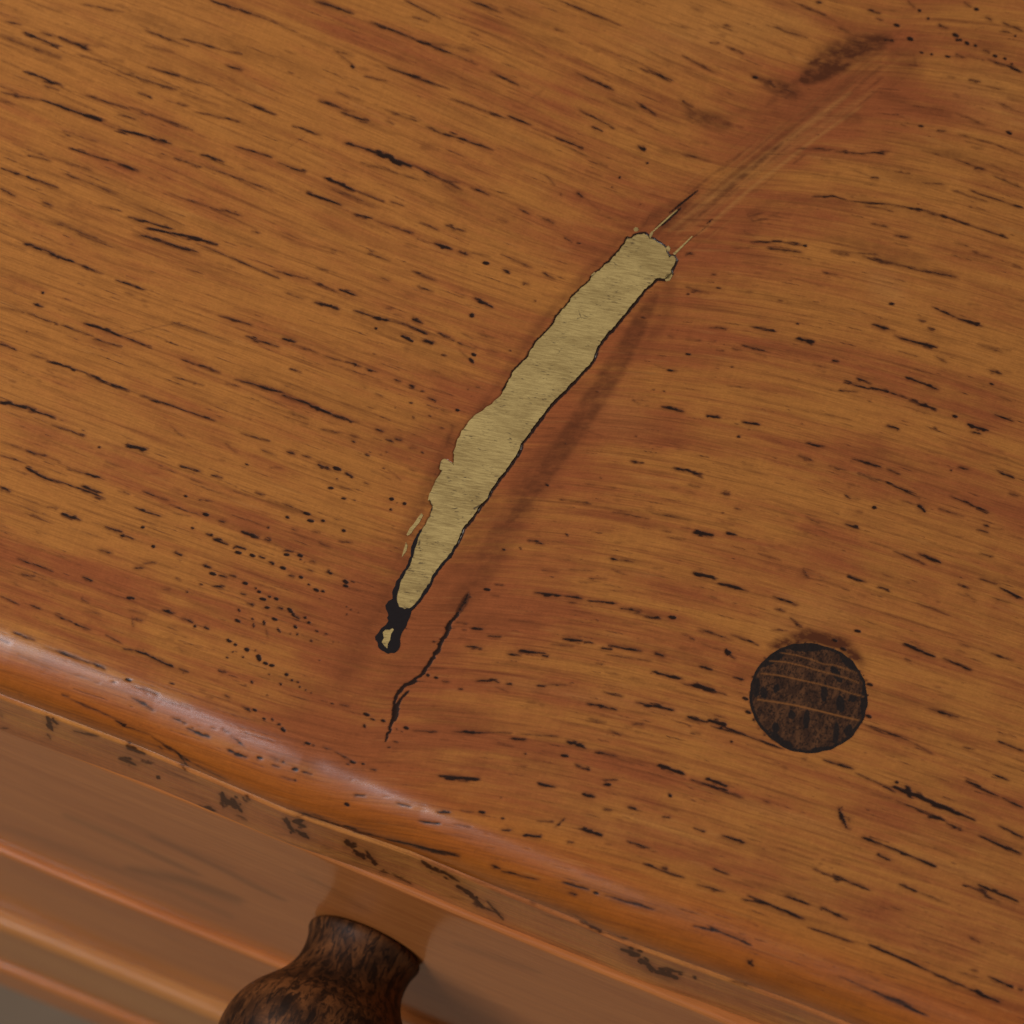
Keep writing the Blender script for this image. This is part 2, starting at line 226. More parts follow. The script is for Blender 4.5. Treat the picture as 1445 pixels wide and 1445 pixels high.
sheet(950, 450, 2.891, """
170 35 225 40 7 .7;320 30 420 50 8 .85;500 78 575 98 10 .95;810 20 880 42 14 1;880 42 910 48 6 .6;1040 38 1065 46 14 .7;1160 0 1250 20 12 .9;
1000 95 1080 118 12 .95;920 70 980 85 5 .5;920 130 1000 155 6 .6;1070 150 1120 180 14 .55;1080 160 1110 175 8 .6;650 165 680 175 14 .6;280 105 390 135 6 .8;240 122 280 125 6 .7;
1290 208 1345 225 10 .9;1240 105 1350 135 8 .5;60 143 74 145 6 .7;945 235 1020 262 12 1;1020 262 1085 290 13 1;750 240 810 265 11 1;700 255 800 285 10 .95;
800 280 880 295 11 1;860 290 960 325 7 .95;960 330 1080 370 12 1;670 292 755 297 8 .8;980 370 1050 390 8 .5;1140 393 1160 400 9 .8;1200 430 1290 455 15 1;1210 458 1260 470 8 .85;
1290 262 1310 268 7 .7;1330 315 1380 335 6 .6;1310 388 1395 418 10 .95;870 436 925 450 12 .95;620 388 730 412 6 .6;0 368 45 378 10 .95;135 392 195 402 10 .9;280 420 355 432 12 1;
200 405 260 412 4 .5;260 478 275 480 7 .8;540 505 620 520 11 .95;0 605 120 635 9 .9;510 555 570 580 8 .85;545 592 590 598 6 .6;635 598 710 618 8 .7;
730 570 850 602 11 .9;790 590 860 610 8 .7;870 610 930 635 9 .9;750 630 870 665 7 .85;870 665 1010 732 9 .95;1160 605 1210 612 12 .8;1130 615 1140 618 6 .7;
1320 615 1395 650 11 .95;1130 720 1290 790 9 .85;1370 710 1410 720 10 .8;1000 755 1030 785 20 .95;930 740 1000 760 7 .7;1085 775 1190 808 7 .8;1265 838 1290 848 12 .9;
1235 855 1290 872 8 .85;1290 850 1350 858 4 .6;700 715 725 735 12 .8;725 730 760 738 7 .5;815 765 828 772 16 .75;200 710 235 716 22 .6;250 770 280 780 14 .5;60 675 110 690 18 .4;
540 805 600 835 10 .6;700 835 760 855 13 .95;460 815 500 825 8 .4;800 905 900 940 5 .6;900 945 1030 1000 8 .9;1000 955 1095 995 14 .95;1050 970 1090 992 10 .9;
1250 955 1310 970 9 .8;80 870 160 885 15 .95;215 872 265 882 10 .85;345 955 440 985 6 .7;430 1020 460 1028 10 .4;530 1015 550 1060 32 .5;1160 1080 1210 1100 8 .85;
600 1062 720 1105 6 .6;710 1045 790 1075 10 .9;835 1092 885 1112 12 1;1250 1058 1320 1082 9 .85;1330 1095 1430 1142 13 1;1300 1135 1380 1160 10 .6;1190 1115 1240 1150 18 .4;
80 1032 175 1058 14 1;190 1078 305 1108 11 1;405 1130 510 1168 10 1;415 1182 460 1195 8 .9;990 1155 1130 1210 6 .7;1150 1115 1230 1140 7 .4;
935 1325 1065 1375 15 1;1100 1382 1220 1432 10 .95;945 1385 975 1395 8 .8;740 1270 765 1275 9 .85;1160 1320 1290 1360 6 .6;1290 1360 1390 1395 8 .8;
475 1215 530 1260 28 .6;400 1268 470 1272 8 .7;100 1270 220 1300 7 .8;235 1285 350 1330 9 .85;215 1350 225 1370 20 1;225 1360 255 1388 8 1;65 1300 90 1308 8 .7;
105 1415 160 1430 12 .95;0 1215 10 1220 12 .9;120 1325 200 1350 6 .5;1140 885 1180 892 6 .7;280 590 330 600 24 .3;1060 440 1080 450 20 .3;150 1130 180 1140 14 .4""")
sheet(650, 650, 2.89, """
870 30 920 38 9 .85;920 38 990 68 6 .8;700 5 740 10 8 .8;400 158 540 178 7 .6;620 210 770 238 7 .65;780 215 940 245 8 .5;950 290 1035 302 15 1;820 285 860 290 12 .4;
1085 292 1130 302 11 .85;840 312 920 322 7 .4;275 322 340 340 8 .85;170 360 185 364 8 .6;240 350 250 365 8 .45;430 300 440 306 9 .5;610 398 640 404 12 .95;640 404 710 415 7 .8;
780 435 830 440 6 .6;440 443 550 450 7 .55;520 480 600 482 7 .6;610 440 680 466 7 .6;330 445 400 452 6 .5;950 460 1050 480 16 .95;1050 498 1150 522 12 1;
480 490 570 495 5 .5;300 537 420 550 10 .95;420 550 500 562 12 .95;340 550 370 552 12 .9;515 570 640 582 9 .95;440 577 475 580 8 .8;650 600 735 615 9 .9;
750 635 820 645 10 .95;850 636 875 642 12 .95;460 612 540 622 6 .5;255 627 330 633 5 .4;200 650 300 655 7 .55;660 658 740 670 6 .55;95 522 120 526 9 .85;135 500 180 508 6 .8;
120 545 160 552 6 .6;900 705 960 728 6 .6;970 680 1110 730 6 .65;380 655 540 672 4 .4;0 658 30 665 7 .8;40 682 95 686 9 .95;110 714 170 718 9 .9;20 755 90 765 11 .95;
370 748 460 758 7 .7;415 725 500 735 17 1;500 738 545 745 9 .9;600 750 740 778 12 1;570 765 620 770 11 .95;790 785 835 797 15 1;590 790 780 818 5 .7;550 825 585 830 6 .75;
190 787 250 795 11 .85;235 775 350 785 12 1;330 792 360 796 12 .9;1080 770 1105 785 22 .95;990 842 1030 855 12 .75;780 858 905 890 12 1;910 910 1085 952 8 1;
950 910 1040 935 20 1;1110 880 1156 892 14 .95;60 898 150 890 9 .95;120 885 160 905 9 .9;185 910 215 912 10 .9;140 920 200 945 6 .6;310 915 350 918 14 .9;350 912 440 915 7 .65;
590 860 650 875 5 .6;580 940 665 962 8 .9;515 988 640 1018 11 .95;715 985 870 1015 12 1;520 1050 600 1070 8 .6;610 1100 660 1120 10 .6;700 1075 750 1072 8 .7;
925 1040 1010 1068 9 .95;1010 1055 1085 1078 14 1;1030 1085 1156 1120 8 .95;0 1102 60 1108 11 1;60 1105 210 1108 6 .8;210 1130 270 1134 12 1;230 1112 400 1125 6 .75;
430 1145 500 1162 11 1;480 1155 510 1172 16 .95;550 1188 640 1205 9 .9;640 1215 710 1240 5 .6;410 1200 435 1204 11 .7;150 1150 220 1165 6 .6;260 1190 270 1198 8 .6;
470 1238 530 1262 8 .85;940 1108 980 1112 7 .7;1100 1142 1110 1148 8 .7;805 1240 910 1280 13 1;0 1290 80 1296 11 1;310 1312 380 1330 10 1;240 1244 270 1246 6 .6;
495 1358 545 1370 13 .95;580 1300 640 1302 9 .75;580 1320 615 1322 10 .85;940 1300 1090 1345 14 .85;1000 1298 1060 1315 13 1;1090 1350 1156 1375 7 .9;
580 1420 620 1425 13 .65;680 1412 720 1420 10 .95;850 1360 860 1370 14 .7;0 1425 60 1432 7 .7;75 1430 100 1433 9 .8;150 1138 152 1140 6 .5""")
sheet(300, 700, 3.6125, """
880 385 885 390 8 .5;700 430 730 440 8 .5;750 460 752 464 6 .5;680 560 690 565 8 .5;700 575 712 580 8 .55;740 590 750 594 8 .5;680 600 690 604 12 .5;730 545 732 549 6 .5;
540 520 555 525 8 .4;570 700 590 706 8 .5;610 740 620 745 7 .45;640 740 645 745 7 .45;495 735 510 738 12 .45;545 1040 590 1050 8 .6;600 1055 620 1058 7 .6;
650 1060 700 1070 10 .75;660 1085 760 1110 5 .6;770 1105 800 1115 12 .9;805 1130 830 1140 7 .7;860 1138 880 1146 12 .9;770 1160 780 1180 18 .5;975 1175 1000 1182 12 .95;
960 1195 970 1200 7 .6;935 1180 945 1190 7 .6;1020 1192 1150 1202 9 .85;1230 1198 1400 1205 12 .95;1090 905 1105 915 12 .8;1130 920 1150 926 9 .85;1170 940 1210 945 9 .9;
1240 640 1300 648 7 .8;1330 668 1380 675 8 .9;1270 678 1300 682 7 .5;1120 738 1140 742 9 .6;1250 980 1280 982 10 .5;920 1245 950 1255 8 .5;890 1280 910 1276 8 .5;
1150 1420 1290 1430 12 .95;820 980 850 990 4 .3;980 820 1060 960 3 .3;
470 1255 500 1262 10 .85;510 1268 520 1270 7 .8;560 1275 610 1290 8 .85;620 1300 720 1352 9 .9;700 1350 730 1358 9 .9;680 1360 700 1366 6 .6;760 1360 775 1364 9 .8;800 1390 840 1394 10 .85;
350 1180 370 1200 14 .85;330 1160 350 1165 9 .7;300 1130 310 1145 9 .7;255 1130 270 1140 8 .8;150 1070 200 1100 11 .85;205 1085 225 1095 10 .8;60 1010 90 1030 20 .7;
50 1190 90 1210 8 .8;120 1240 170 1280 9 .75;130 1255 150 1262 9 .6;290 1325 340 1348 9 .6;350 1350 370 1358 6 .6;415 1388 435 1394 12 .85;455 1400 500 1415 11 .9;
70 1290 110 1310 9 .8;110 1320 180 1330 12 .85;200 1355 260 1380 5 .7;75 735 100 742 9 .9;100 790 105 795 9 .7;170 775 185 785 13 .9;110 750 120 758 8 .8;
225 815 245 825 16 .95;235 835 240 840 9 .9;260 848 280 855 13 .95;300 858 315 865 9 .9;370 905 385 912 16 .9;400 935 410 940 9 .8;430 945 440 950 8 .8;440 970 450 975 8 .8;
345 950 350 965 8 .8;285 905 290 910 10 .6;70 820 80 825 18 .45;150 815 160 825 12 .5;195 940 205 955 16 .5;165 960 170 965 12 .5;30 885 70 900 18 .75;500 1000 505 1003 8 .7;
470 985 480 990 8 .6;275 1012 285 1016 8 .6""")
sheet(800, 1000, 2.24, """
0 100 60 125 10 .9;90 135 150 150 7 .6;60 40 130 45 7 .5;130 65 170 85 6 .6;290 180 370 205 12 1;440 220 510 245 14 .95;400 225 470 250 10 .5;450 245 550 282 6 .6;
380 25 440 42 10 1;450 38 505 50 14 1;500 60 690 128 7 .9;400 75 420 80 6 .5;620 290 645 298 6 .7;30 178 50 183 6 .6;50 268 85 272 9 .85;120 238 140 240 7 .7;320 265 335 280 7 .6;
190 312 240 325 6 .7;300 340 330 345 10 .8;400 375 440 388 8 .85;120 320 145 322 6 .6;40 378 115 400 13 1;490 400 565 424 9 1;190 418 265 442 9 .9;120 425 145 430 5 .6;
0 418 20 425 9 .7;240 490 375 535 7 .85;300 500 320 506 10 .9;460 505 515 525 9 .8;0 548 45 565 7 .9;85 580 100 585 7 .8;120 590 275 635 7 .85;410 555 500 580 8 .85;
550 600 640 620 7 .9;570 590 750 665 8 1;690 592 770 620 9 .9;700 595 760 615 8 .9;800 625 890 668 8 .95;760 690 905 738 7 .9;400 685 480 705 8 .8;450 692 580 745 7 .95;
780 505 870 545 11 .6;840 525 960 575 10 .85;980 460 1025 480 14 .8;930 405 1000 430 11 1;1000 430 1165 500 8 .95;1050 555 1110 578 10 .9;1110 580 1210 618 6 .6;
860 310 870 350 12 1;866 330 885 378 14 1;890 340 895 360 8 .6;1030 245 1120 280 24 1;1100 275 1290 352 17 1;810 160 910 192 8 1;910 200 1040 262 6 .85;
960 265 1040 290 5 .6;1040 290 1190 350 9 .8;1140 340 1180 350 10 .9;1200 362 1250 385 9 .9;1300 400 1440 460 12 .95;1365 370 1445 410 11 1;1260 230 1370 280 9 .95;
1250 120 1290 128 12 .6;1345 205 1400 228 9 .9;1375 280 1445 315 8 .95;1360 100 1445 135 9 .9;1080 100 1160 145 8 .6;940 50 1080 100 7 .8;1150 0 1240 28 9 .85;
1250 555 1330 580 9 .8;1300 555 1430 612 13 1;1290 570 1370 612 8 .8;1030 510 1150 550 6 .4;1270 720 1310 742 8 .7;1280 825 1300 830 8 .7;1330 845 1410 880 9 .95;1425 885 1445 890 8 .9;
960 745 1150 832 7 1;1150 832 1270 885 8 .8;1270 885 1370 928 14 .95;860 845 960 890 6 .7;960 890 1140 970 9 .9;570 795 590 815 22 .75;520 860 580 875 7 .6;
0 640 60 670 5 .6;40 670 110 700 10 .9;70 690 190 730 6 .8;170 760 230 780 26 1;230 790 280 830 26 .95;280 830 350 850 26 1;290 820 370 835 14 .8;400 845 410 855 12 .6;
1090 740 1120 770 5 .4;880 375 900 382 10 .5;680 180 700 190 8 .5;1200 165 1240 175 6 .4;740 155 760 160 7 .6""")
sheet(0, 850, 2.428, """
60 310 80 320 8 .4;380 270 400 275 5 .5;430 262 450 268 7 .85;485 292 550 320 12 .6;580 275 600 280 5 .6;450 325 530 370 12 .65;590 395 640 415 10 .7;640 430 720 465 10 .9;
620 345 660 360 6 .4;790 455 830 490 9 .6;780 505 840 530 10 .95;880 530 900 535 8 .7;930 555 960 565 9 .85;1000 570 1020 575 7 .7;1040 580 1070 590 7 .8;960 595 1010 610 8 .6;
210 315 240 325 6 .8;240 330 400 400 5 .8;395 405 430 425 8 1;430 425 520 455 6 .75;520 460 650 545 6 .9;650 545 780 610 5 .7;
60 180 200 240 5 .5;150 150 360 225 6 .7;320 210 360 228 8 .9;200 160 290 200 6 .6;
160 390 180 440 30 .85;175 400 200 420 18 .8;160 450 175 470 12 .6;250 440 340 460 10 .7;430 490 500 520 24 .8;410 530 470 560 22 .7;480 545 530 550 14 .6;540 595 545 605 14 .7;
620 550 640 580 16 .6;700 700 740 715 12 .8;760 650 780 700 24 .85;790 670 830 720 30 .85;840 660 860 680 12 .7;970 740 1010 790 22 .9;1000 750 1050 770 20 .85;1020 790 1060 810 16 .8;
1180 820 1214 840 22 .9;0 430 30 432 8 .7;0 370 10 400 14 .4;540 490 560 505 12 .5""")
sheet(250, 1000, 2.408, """
890 228 1020 240 12 1;1100 412 1140 410 12 .7;745 320 795 332 9 .8;820 380 890 392 9 .9;885 350 930 352 14 .9;940 392 1000 402 6 .6;1020 350 1050 355 9 .6;1100 370 1115 373 6 .6;
1220 380 1280 385 5 .8;1285 400 1320 370 6 1;1370 408 1445 432 12 1;1180 425 1240 435 15 1;1225 258 1290 266 9 .9;1380 292 1420 298 12 1;600 290 640 296 9 .9;400 240 405 245 12 .5;
570 320 585 328 10 .8;1350 185 1400 210 8 .7;1310 158 1330 160 9 .7;1370 350 1440 370 7 .5;1325 450 1350 455 8 .6;1065 530 1100 545 12 .8;1100 550 1230 582 8 .8;1330 625 1360 632 8 .9;
1310 590 1400 615 8 .95;1200 655 1220 665 6 .5;1400 740 1445 755 16 .9;
150 290 160 340 20 .75;170 310 200 340 34 .85;220 300 240 320 16 .6;200 360 240 380 24 .4;370 370 390 410 22 .85;400 380 430 380 26 .9;400 410 450 440 20 .85;
570 450 610 470 22 .85;600 480 640 510 28 .9;640 480 680 530 26 .8;690 550 720 560 16 .6;830 520 900 560 18 .85;900 550 960 590 16 .8;950 600 1010 640 26 .9;1010 640 1040 680 26 .9;
1050 650 1110 720 16 .75;1030 720 1140 755 14 .8;730 560 800 600 10 .7;760 620 860 650 12 .7;430 480 490 500 8 .6;70 330 130 350 10 .7;1000 660 1100 700 12 .6;0 150 40 200 8 .8;
410 350 560 400 8 .75;560 400 700 440 8 .8;700 440 960 500 8 .9;800 470 960 505 6 .8""")
pore = np.zeros((N, N)); stain = np.zeros((N, N)); lite = np.zeros((N, N)); redf = np.zeros((N, N))
for ox, oy, s, txt in SHEETS:
    for e in txt.replace('\n', ' ').split(';'):
        v = [float(q) for q in e.split()]
        if len(v) < 6: continue
        pts = [(v[i]/s+ox, v[i+1]/s+oy) for i in range(0, len(v)-2, 2)]
        wd = v[-2]/s; dk = v[-1]; wd = wd if wd < 3.2 else 3.2+.5*(wd-3.2)
        a = np.array(pts[0]); b = np.array(pts[-1]); L = np.hypot(*(b-a))
        if dk < 0:                       # scratch: a thin plain line
            paint(pore, pts, 1.3, -dk, 0.8, False); continue
        if len(pts) == 2 and L > 9:      # a vessel line is a bundle of short slivers
            d = (b-a)/L; nrm = np.array([-d[1], d[0]])
            mid = (a+b)/2+nrm*rng.normal(0, 0.5)
            paint(pore, [a, mid, b], wd*0.62, dk*0.72, 1.1)
            for _ in range(int(2+L*wd/24)):
                c = rng.uniform(0.05, 0.95); l = L*rng.uniform(0.10, 0.34); o_ = rng.normal(0, wd*0.42)
                p = a+d*L*c+nrm*o_
                paint(pore, [p-d*l/2, p+d*l/2], max(1.0, wd*rng.uniform(.2, .45)), dk*rng.uniform(.45, 1), 0.9)
            paint(stain, pts, wd*2.4, 0.42*dk, wd*1.2)
        else:
            paint(pore, pts, max(wd*1.1, 2.2), min(1, dk*1.1), 1.0); paint(stain, pts, wd*2, .25*dk, wd)

pore = np.clip(blur(pore, 1)*1.5, 0, 1.15)
# ridge line of the old knot and branch crack, and the way the grain bends round it
RY = np.array([-600, 50, 340, 500, 700, 900, 1050, 2200.]); RX = np.array([1750, 1250, 935, 830, 690, 585, 520, -150.])
def ridge_x(py): return np.interp(py, RY, RX)
def grain(px, py):
    u = px-ridge_x(py)
    near = 1-smooth(900, 1250, py)*0.0
    k = 270.0
    Gp = 0.29*u-0.29*k*(1-np.exp(-np.clip(u, 0, None)/k))
    Gl = 0.29*u-0.24*60*np.exp(np.clip(u, -900, 0)/70)+0.24*60
    G = np.where(u > 0, Gp, Gl)
    t = (py-G)*0.12*0.93
    s = (px*0.93+py*0.37)*0.12
    return s, t

# ------------------------------------------------------------------ extra fine vessels: follow the grain between the measured ones
def slope(px, py):
    e = 1.0
    t0 = grain(px, py)[1]; tx = grain(px+e, py)[1]-t0; ty = grain(px, py+e)[1]-t0
    return -tx/ty
for _ in range(4200):
    x = rng.uniform(-40, 1485); y = rng.uniform(-40, 1485)
    if y > 930+0.41*x: continue
    u = x-ridge_x(y)
    if -90 < u < 110 and rng.random() < .75: continue
    L = rng.uniform(5, 46)*(1.0 if u < 0 else .75)*(1.5 if x < 450 else 1); sl = float(slope(np.array(x), np.array(y)))
    d = np.array([1, sl])/math.hypot(1, sl)
    p = np.array([x, y])
    paint(pore, [p-d*L/2, p+d*L/2], rng.uniform(.7, 2.0), rng.uniform(.12, .62), .9)
for _ in range(3000):  # tiny pits
    x = rng.uniform(-40, 1485); y = rng.uniform(-40, 1485)
    if y > 930+0.41*x: continue
    L = rng.uniform(2, 11); sl = float(slope(np.array(x), np.array(y))); d = np.array([1, sl])/math.hypot(1, sl); p = np.array([x, y])
    paint(pore, [p-d*L/2, p+d*L/2], rng.uniform(.6, 1.5), rng.uniform(.15, .6), .9)
for _ in range(230):   # reddish-brown soft streaks
    x = rng.uniform(-40, 1485); y = rng.uniform(-40, 1485)
    L = rng.uniform(50, 190); sl = float(slope(np.array(x), np.array(y)))
    d = np.array([1, sl])/math.hypot(1, sl); p = np.array([x, y])
    wd = rng.uniform(5, 17)
    paint(stain, [p-d*L/2, p+d*L/2], wd, rng.uniform(.06, .24), wd*.5, True, 'add')
for _ in range(420):   # thin red-brown fibres
    x = rng.uniform(-40, 1485); y = rng.uniform(-40, 1485); L = rng.uniform(40, 200); sl = float(slope(np.array(x), np.array(y)))
    d = np.array([1, sl])/math.hypot(1, sl); p = np.array([x, y])
    paint(stain, [p-d*L/2, p+d*L/2], rng.uniform(1.5, 4), rng.uniform(.12, .38), 1.6)
for _ in range(260):   # small brown flecks with ragged shape
    x = rng.uniform(-20, 1465); y = rng.uniform(-20, 1400); sl = float(slope(np.array(x), np.array(y)))
    for k in range(rng.integers(2, 6)):
        q = np.array([x, y])+rng.normal(0, 5, 2)*[2, .8]; L = rng.uniform(3, 16); d = np.array([1, sl])
        paint(stain, [q-d*L/2, q+d*L/2], rng.uniform(1.5, 4), rng.uniform(.15, .42), 2.0)
# reddish-brown stains round the old knot (x y ... width strength softness)
for e in [
 "925 415 880 500 815 600 760 680 715 740 32 .55 6", "800 610 745 690 700 770 640 860 44 .42 14", "870 520 812 612 760 690 14 .35 4", "905 400 880 440 22 .5 9", "850 560 790 640 725 740 26 .45 14", "700 700 640 810 34 .30 16",
 "640 610 600 700 560 790 22 .46 14", "590 760 540 850 480 960 44 .34 26", "480 960 400 1010 30 .14 30", "560 800 500 900 60 .22 30",
 "660 800 600 900 520 1010 36 .16 24", "880 330 760 460 690 560 12 .42 9", "690 560 640 640 14 .55 8", "640 600 622 650 8 .55 5",
 "1250 55 1190 75 1140 105 40 .8 14", "1200 85 1130 112 26 1.0 7", "1225 70 1150 98 12 .9 4", "1190 95 1135 108 8 1.1 3", "1165 80 1140 90 8 .9 3", "1240 75 1090 200 960 310 60 .16 24", "985 305 1040 255 1105 200 9 .6 3", "940 300 1000 250 1060 205 5 .5 3", "1230 90 1130 170 14 .4 6", "1300 60 1260 110 40 .3 16", "1150 70 1220 62 14 .4 8", "1260 70 1290 100 34 .40 20", "1290 75 1292 95 6 .5 3",
 "1080 115 1130 135 22 .75 8", "1060 105 1120 132 7 .8 3", "1135 105 1080 150 12 .5 6", "1060 105 1100 125 10 .42 5", "970 160 1030 175 22 .65 8", "968 150 1000 172 6 .7 3", "960 140 985 165 12 .36 8", "1000 180 1060 150 12 .30 10",
 "940 320 1050 235 1160 145 10 .46 5", "920 335 985 270 14 .62 5", "930 340 1000 290 16 .4 7", "960 215 1000 225 12 .45 7", "930 210 960 220 7 .4 4", "1010 130 1120 160 10 .22 8",
 "905 320 930 300 960 285 16 .42 7", "1060 300 1110 275 10 .28 7", "1110 280 1220 285 1330 310 12 .30 8", "1040 335 1070 320 30 .2 16",
 "1200 350 1300 375 16 .22 10", "1230 240 1330 265 16 .26 10", "950 345 940 440 905 500 24 .30 10", "1190 165 1215 168 16 .40 8", "1240 130 1290 150 14 .34 10",
 "1290 150 1340 160 12 .36 8", "1210 65 1235 40 8 .3 6", "180 20 450 105 16 .28 10", "0 48 85 82 9 .45 5", "790 540 850 545 18 .26 12","640 730 690 690 12 .3 10",
 "100 310 150 345 10 .28 6", "190 330 280 358 10 .42 5", "560 80 700 130 12 .22 8", "1180 20 1260 50 26 .22 16", "1380 60 1445 80 30 .2 16",
 "370 850 440 870 26 .2 16", "440 560 540 600 30 .12 20", "1100 1240 1300 1290 20 .10 14", "780 1150 1000 1230 30 .1 20"]:
    v = [float(q) for q in e.split()]; pts = [(v[i], v[i+1]) for i in range(0, len(v)-3, 2)]
    paint(stain, pts, v[-3], v[-2], v[-1])
# pale streaks running along the ridge
for e in ["945 325 1040 250 1120 190 1200 130 9 .9 4", "985 330 1060 265 1150 195 1215 150 5 .9 3", "955 330 1050 245 1150 165 6 .6 3", "935 325 1010 262 1080 200 4 .5 2", "975 320 1090 225 1230 130 10 .5 6", "1000 285 1130 190 4 .7 2", "1060 240 1180 150 5 .6 2.5",
          "900 60 1130 30 60 .5 50", "940 10 1100 50 50 .4 40", "1230 390 1270 420 40 .6 18", "840 560 900 600 60 .35 40", "1350 120 1445 160 70 .4 40", "0 560 200 640 70 .25 50", "0 20 300 40 60 .25 50",
          "700 960 1000 1010 16 .35 10", "680 1150 900 1180 20 .25 12", "880 1150 1000 1190 12 .4 8", "1080 880 1200 860 50 .35 30", "1260 1200 1400 1240 12 .4 8", "1040 1130 1200 1180 16 .35 10"]:
    v = [float(q) for q in e.split()]; pts = [(v[i], v[i+1]) for i in range(0, len(v)-3, 2)]
    paint(lite, pts, v[-3], v[-2], v[-1])
# fine hair lines along the ridge
for _ in range(170):
    o_ = rng.normal(0, 16); c = rng.uniform(0, 1); L = rng.uniform(.1, .35)
    a = np.array([935, 335.])+np.array([300, -245.])*c; b = a+np.array([300, -245.])*L*.6; nn = np.array([.63, .77])*o_
    if rng.random() < .5: paint(stain, [a+nn, b+nn], rng.uniform(1, 3), rng.uniform(.2, .5), 1.2)
    else: paint(lite, [a+nn, b+nn], rng.uniform(.8, 2.2), rng.uniform(.15, .5), 1.2)
for e in ["945 300 985 268 3.0 1", "934 318 962 292 5 .8", "925 322 945 305 3 .8", "960 350 1006 312 1.6 .6", "998 315 1006 308 2.5 .8", "905 325 925 290 1.6 .4"]:
    v = [float(q) for q in e.split()]; paint(pore, [v[0:2], v[2:4]], v[4], v[5], 1.0)
paint(redf, [(500, 900), (400, 1080)], 200, .25, 120); paint(redf, [(1250, 70), (700, 750), (500, 1000)], 160, .22, 110)
paint(redf, [(-50, 930), (500, 1130), (1000, 1330), (1445, 1470)], 90, .25, 60)
paint(redf, [(560, 60), (900, 20), (1150, 20)], 90, -.0, 40)
# dirt round the dowel
for a in np.linspace(0, 2*math.pi, 40):
    r_ = 81+2.0*math.sin(a*3); c = (1141+r_*1.0*math.cos(a), 984+r_*.945*math.sin(a))
    paint(stain, [c, (c[0]+.5, c[1])], rng.uniform(8, 13), .7 if math.sin(a) > -.3 else 1.0, 4 if math.sin(a) > -.3 else 12)
    if rng.random() < .35: paint(pore, [c, (c[0]+rng.normal(0, 3), c[1]+rng.normal(0, 2))], rng.uniform(3, 6), .9, 1.5)
for _ in range(46):
    a = rng.uniform(0, 6.283); r_ = 80+rng.uniform(-1, 4)*(1.6 if math.sin(a) < -.2 else .8); c = (1141+r_*math.cos(a), 984+r_*.945*math.sin(a))
    paint(pore, [c, (c[0]+rng.normal(0, 3), c[1]+rng.normal(0, 1.5))], rng.uniform(2, 5), rng.uniform(.5, .95), 1.8)
for x, y in ((1052, 985), (1056, 1004), (1228, 965), (1226, 1010), (1178, 903), (1190, 915)): paint(pore, [(x-4, y-1), (x+4, y+2)], 5, .9, 1.5)
paint(stain, [(1090, 912), (1140, 896), (1190, 908), (1215, 935)], 18, 1.1, 9)


# ------------------------------------------------------------------ materials
def newmat(name):
    mt = bpy.data.materials.new(name); mt.use_nodes = True; nt = mt.node_tree
    for n in list(nt.nodes): nt.nodes.remove(n)
    out = nt.nodes.new('ShaderNodeOutputMaterial'); b = nt.nodes.new('ShaderNodeBsdfPrincipled')
    nt.links.new(b.outputs[0], out.inputs[0]); return mt, nt, b
class G:
    def __init__(s, nt): s.nt = nt
    def n(s, t, **kw):
        q = s.nt.nodes.new(t)
        for k, v in kw.items(): setattr(q, k, v)
        return q
    def L(s, a, b): s.nt.links.new(a, b)
    def attr(s, name): return s.n('ShaderNodeAttribute', attribute_name=name)
    def val(s, sock, x):
        if isinstance(x, (int, float)): sock.default_value = x
        elif isinstance(x, tuple): sock.default_value = x
        else: s.L(x, sock)
    def math(s, op, a, b=0.0, clamp=False):
        q = s.n('ShaderNodeMath', operation=op, use_clamp=clamp); s.val(q.inputs[0], a); s.val(q.inputs[1], b); return q.outputs[0]
    def mix(s, f, a, b, mode='MIX'):
        q = s.n('ShaderNodeMix', data_type='RGBA', blend_type=mode); s.val(q.inputs[0], f); s.val(q.inputs[6], a); s.val(q.inputs[7], b); return q.outputs[2]
    def ss(s, x, a, b, o0=0.0, o1=1.0):
        q = s.n('ShaderNodeMapRange', interpolation_type='SMOOTHSTEP'); s.val(q.inputs[0], x)
        for i, v in zip((1, 2, 3, 4), (a, b, o0, o1)): s.val(q.inputs[i], v)
        return q.outputs[0]
    def noise(s, vec, sx, sy, sz=1.0, detail=3.0, rough=.55, seed=0.0, dist=0.0):
        mp = s.n('ShaderNodeMapping'); s.L(vec, mp.inputs[0]); mp.inputs[3].default_value = (sx, sy, sz); mp.inputs[1].default_value = (seed, seed*1.7, seed*.3)
        q = s.n('ShaderNodeTexNoise'); s.L(mp.outputs[0], q.inputs['Vector']); q.inputs['Scale'].default_value = 1.0
        q.inputs['Detail'].default_value = detail; q.inputs['Roughness'].default_value = rough; q.inputs['Distortion'].default_value = dist
        return q.outputs['Fac']

def rgb(r, g, b): return (r, g, b, 1.0)
GOLD = rgb(.440, .158, .033); RED = rgb(.315, .083, .024); DARK = rgb(.100, .027, .009); BLACK = rgb(.013, .006, .004)

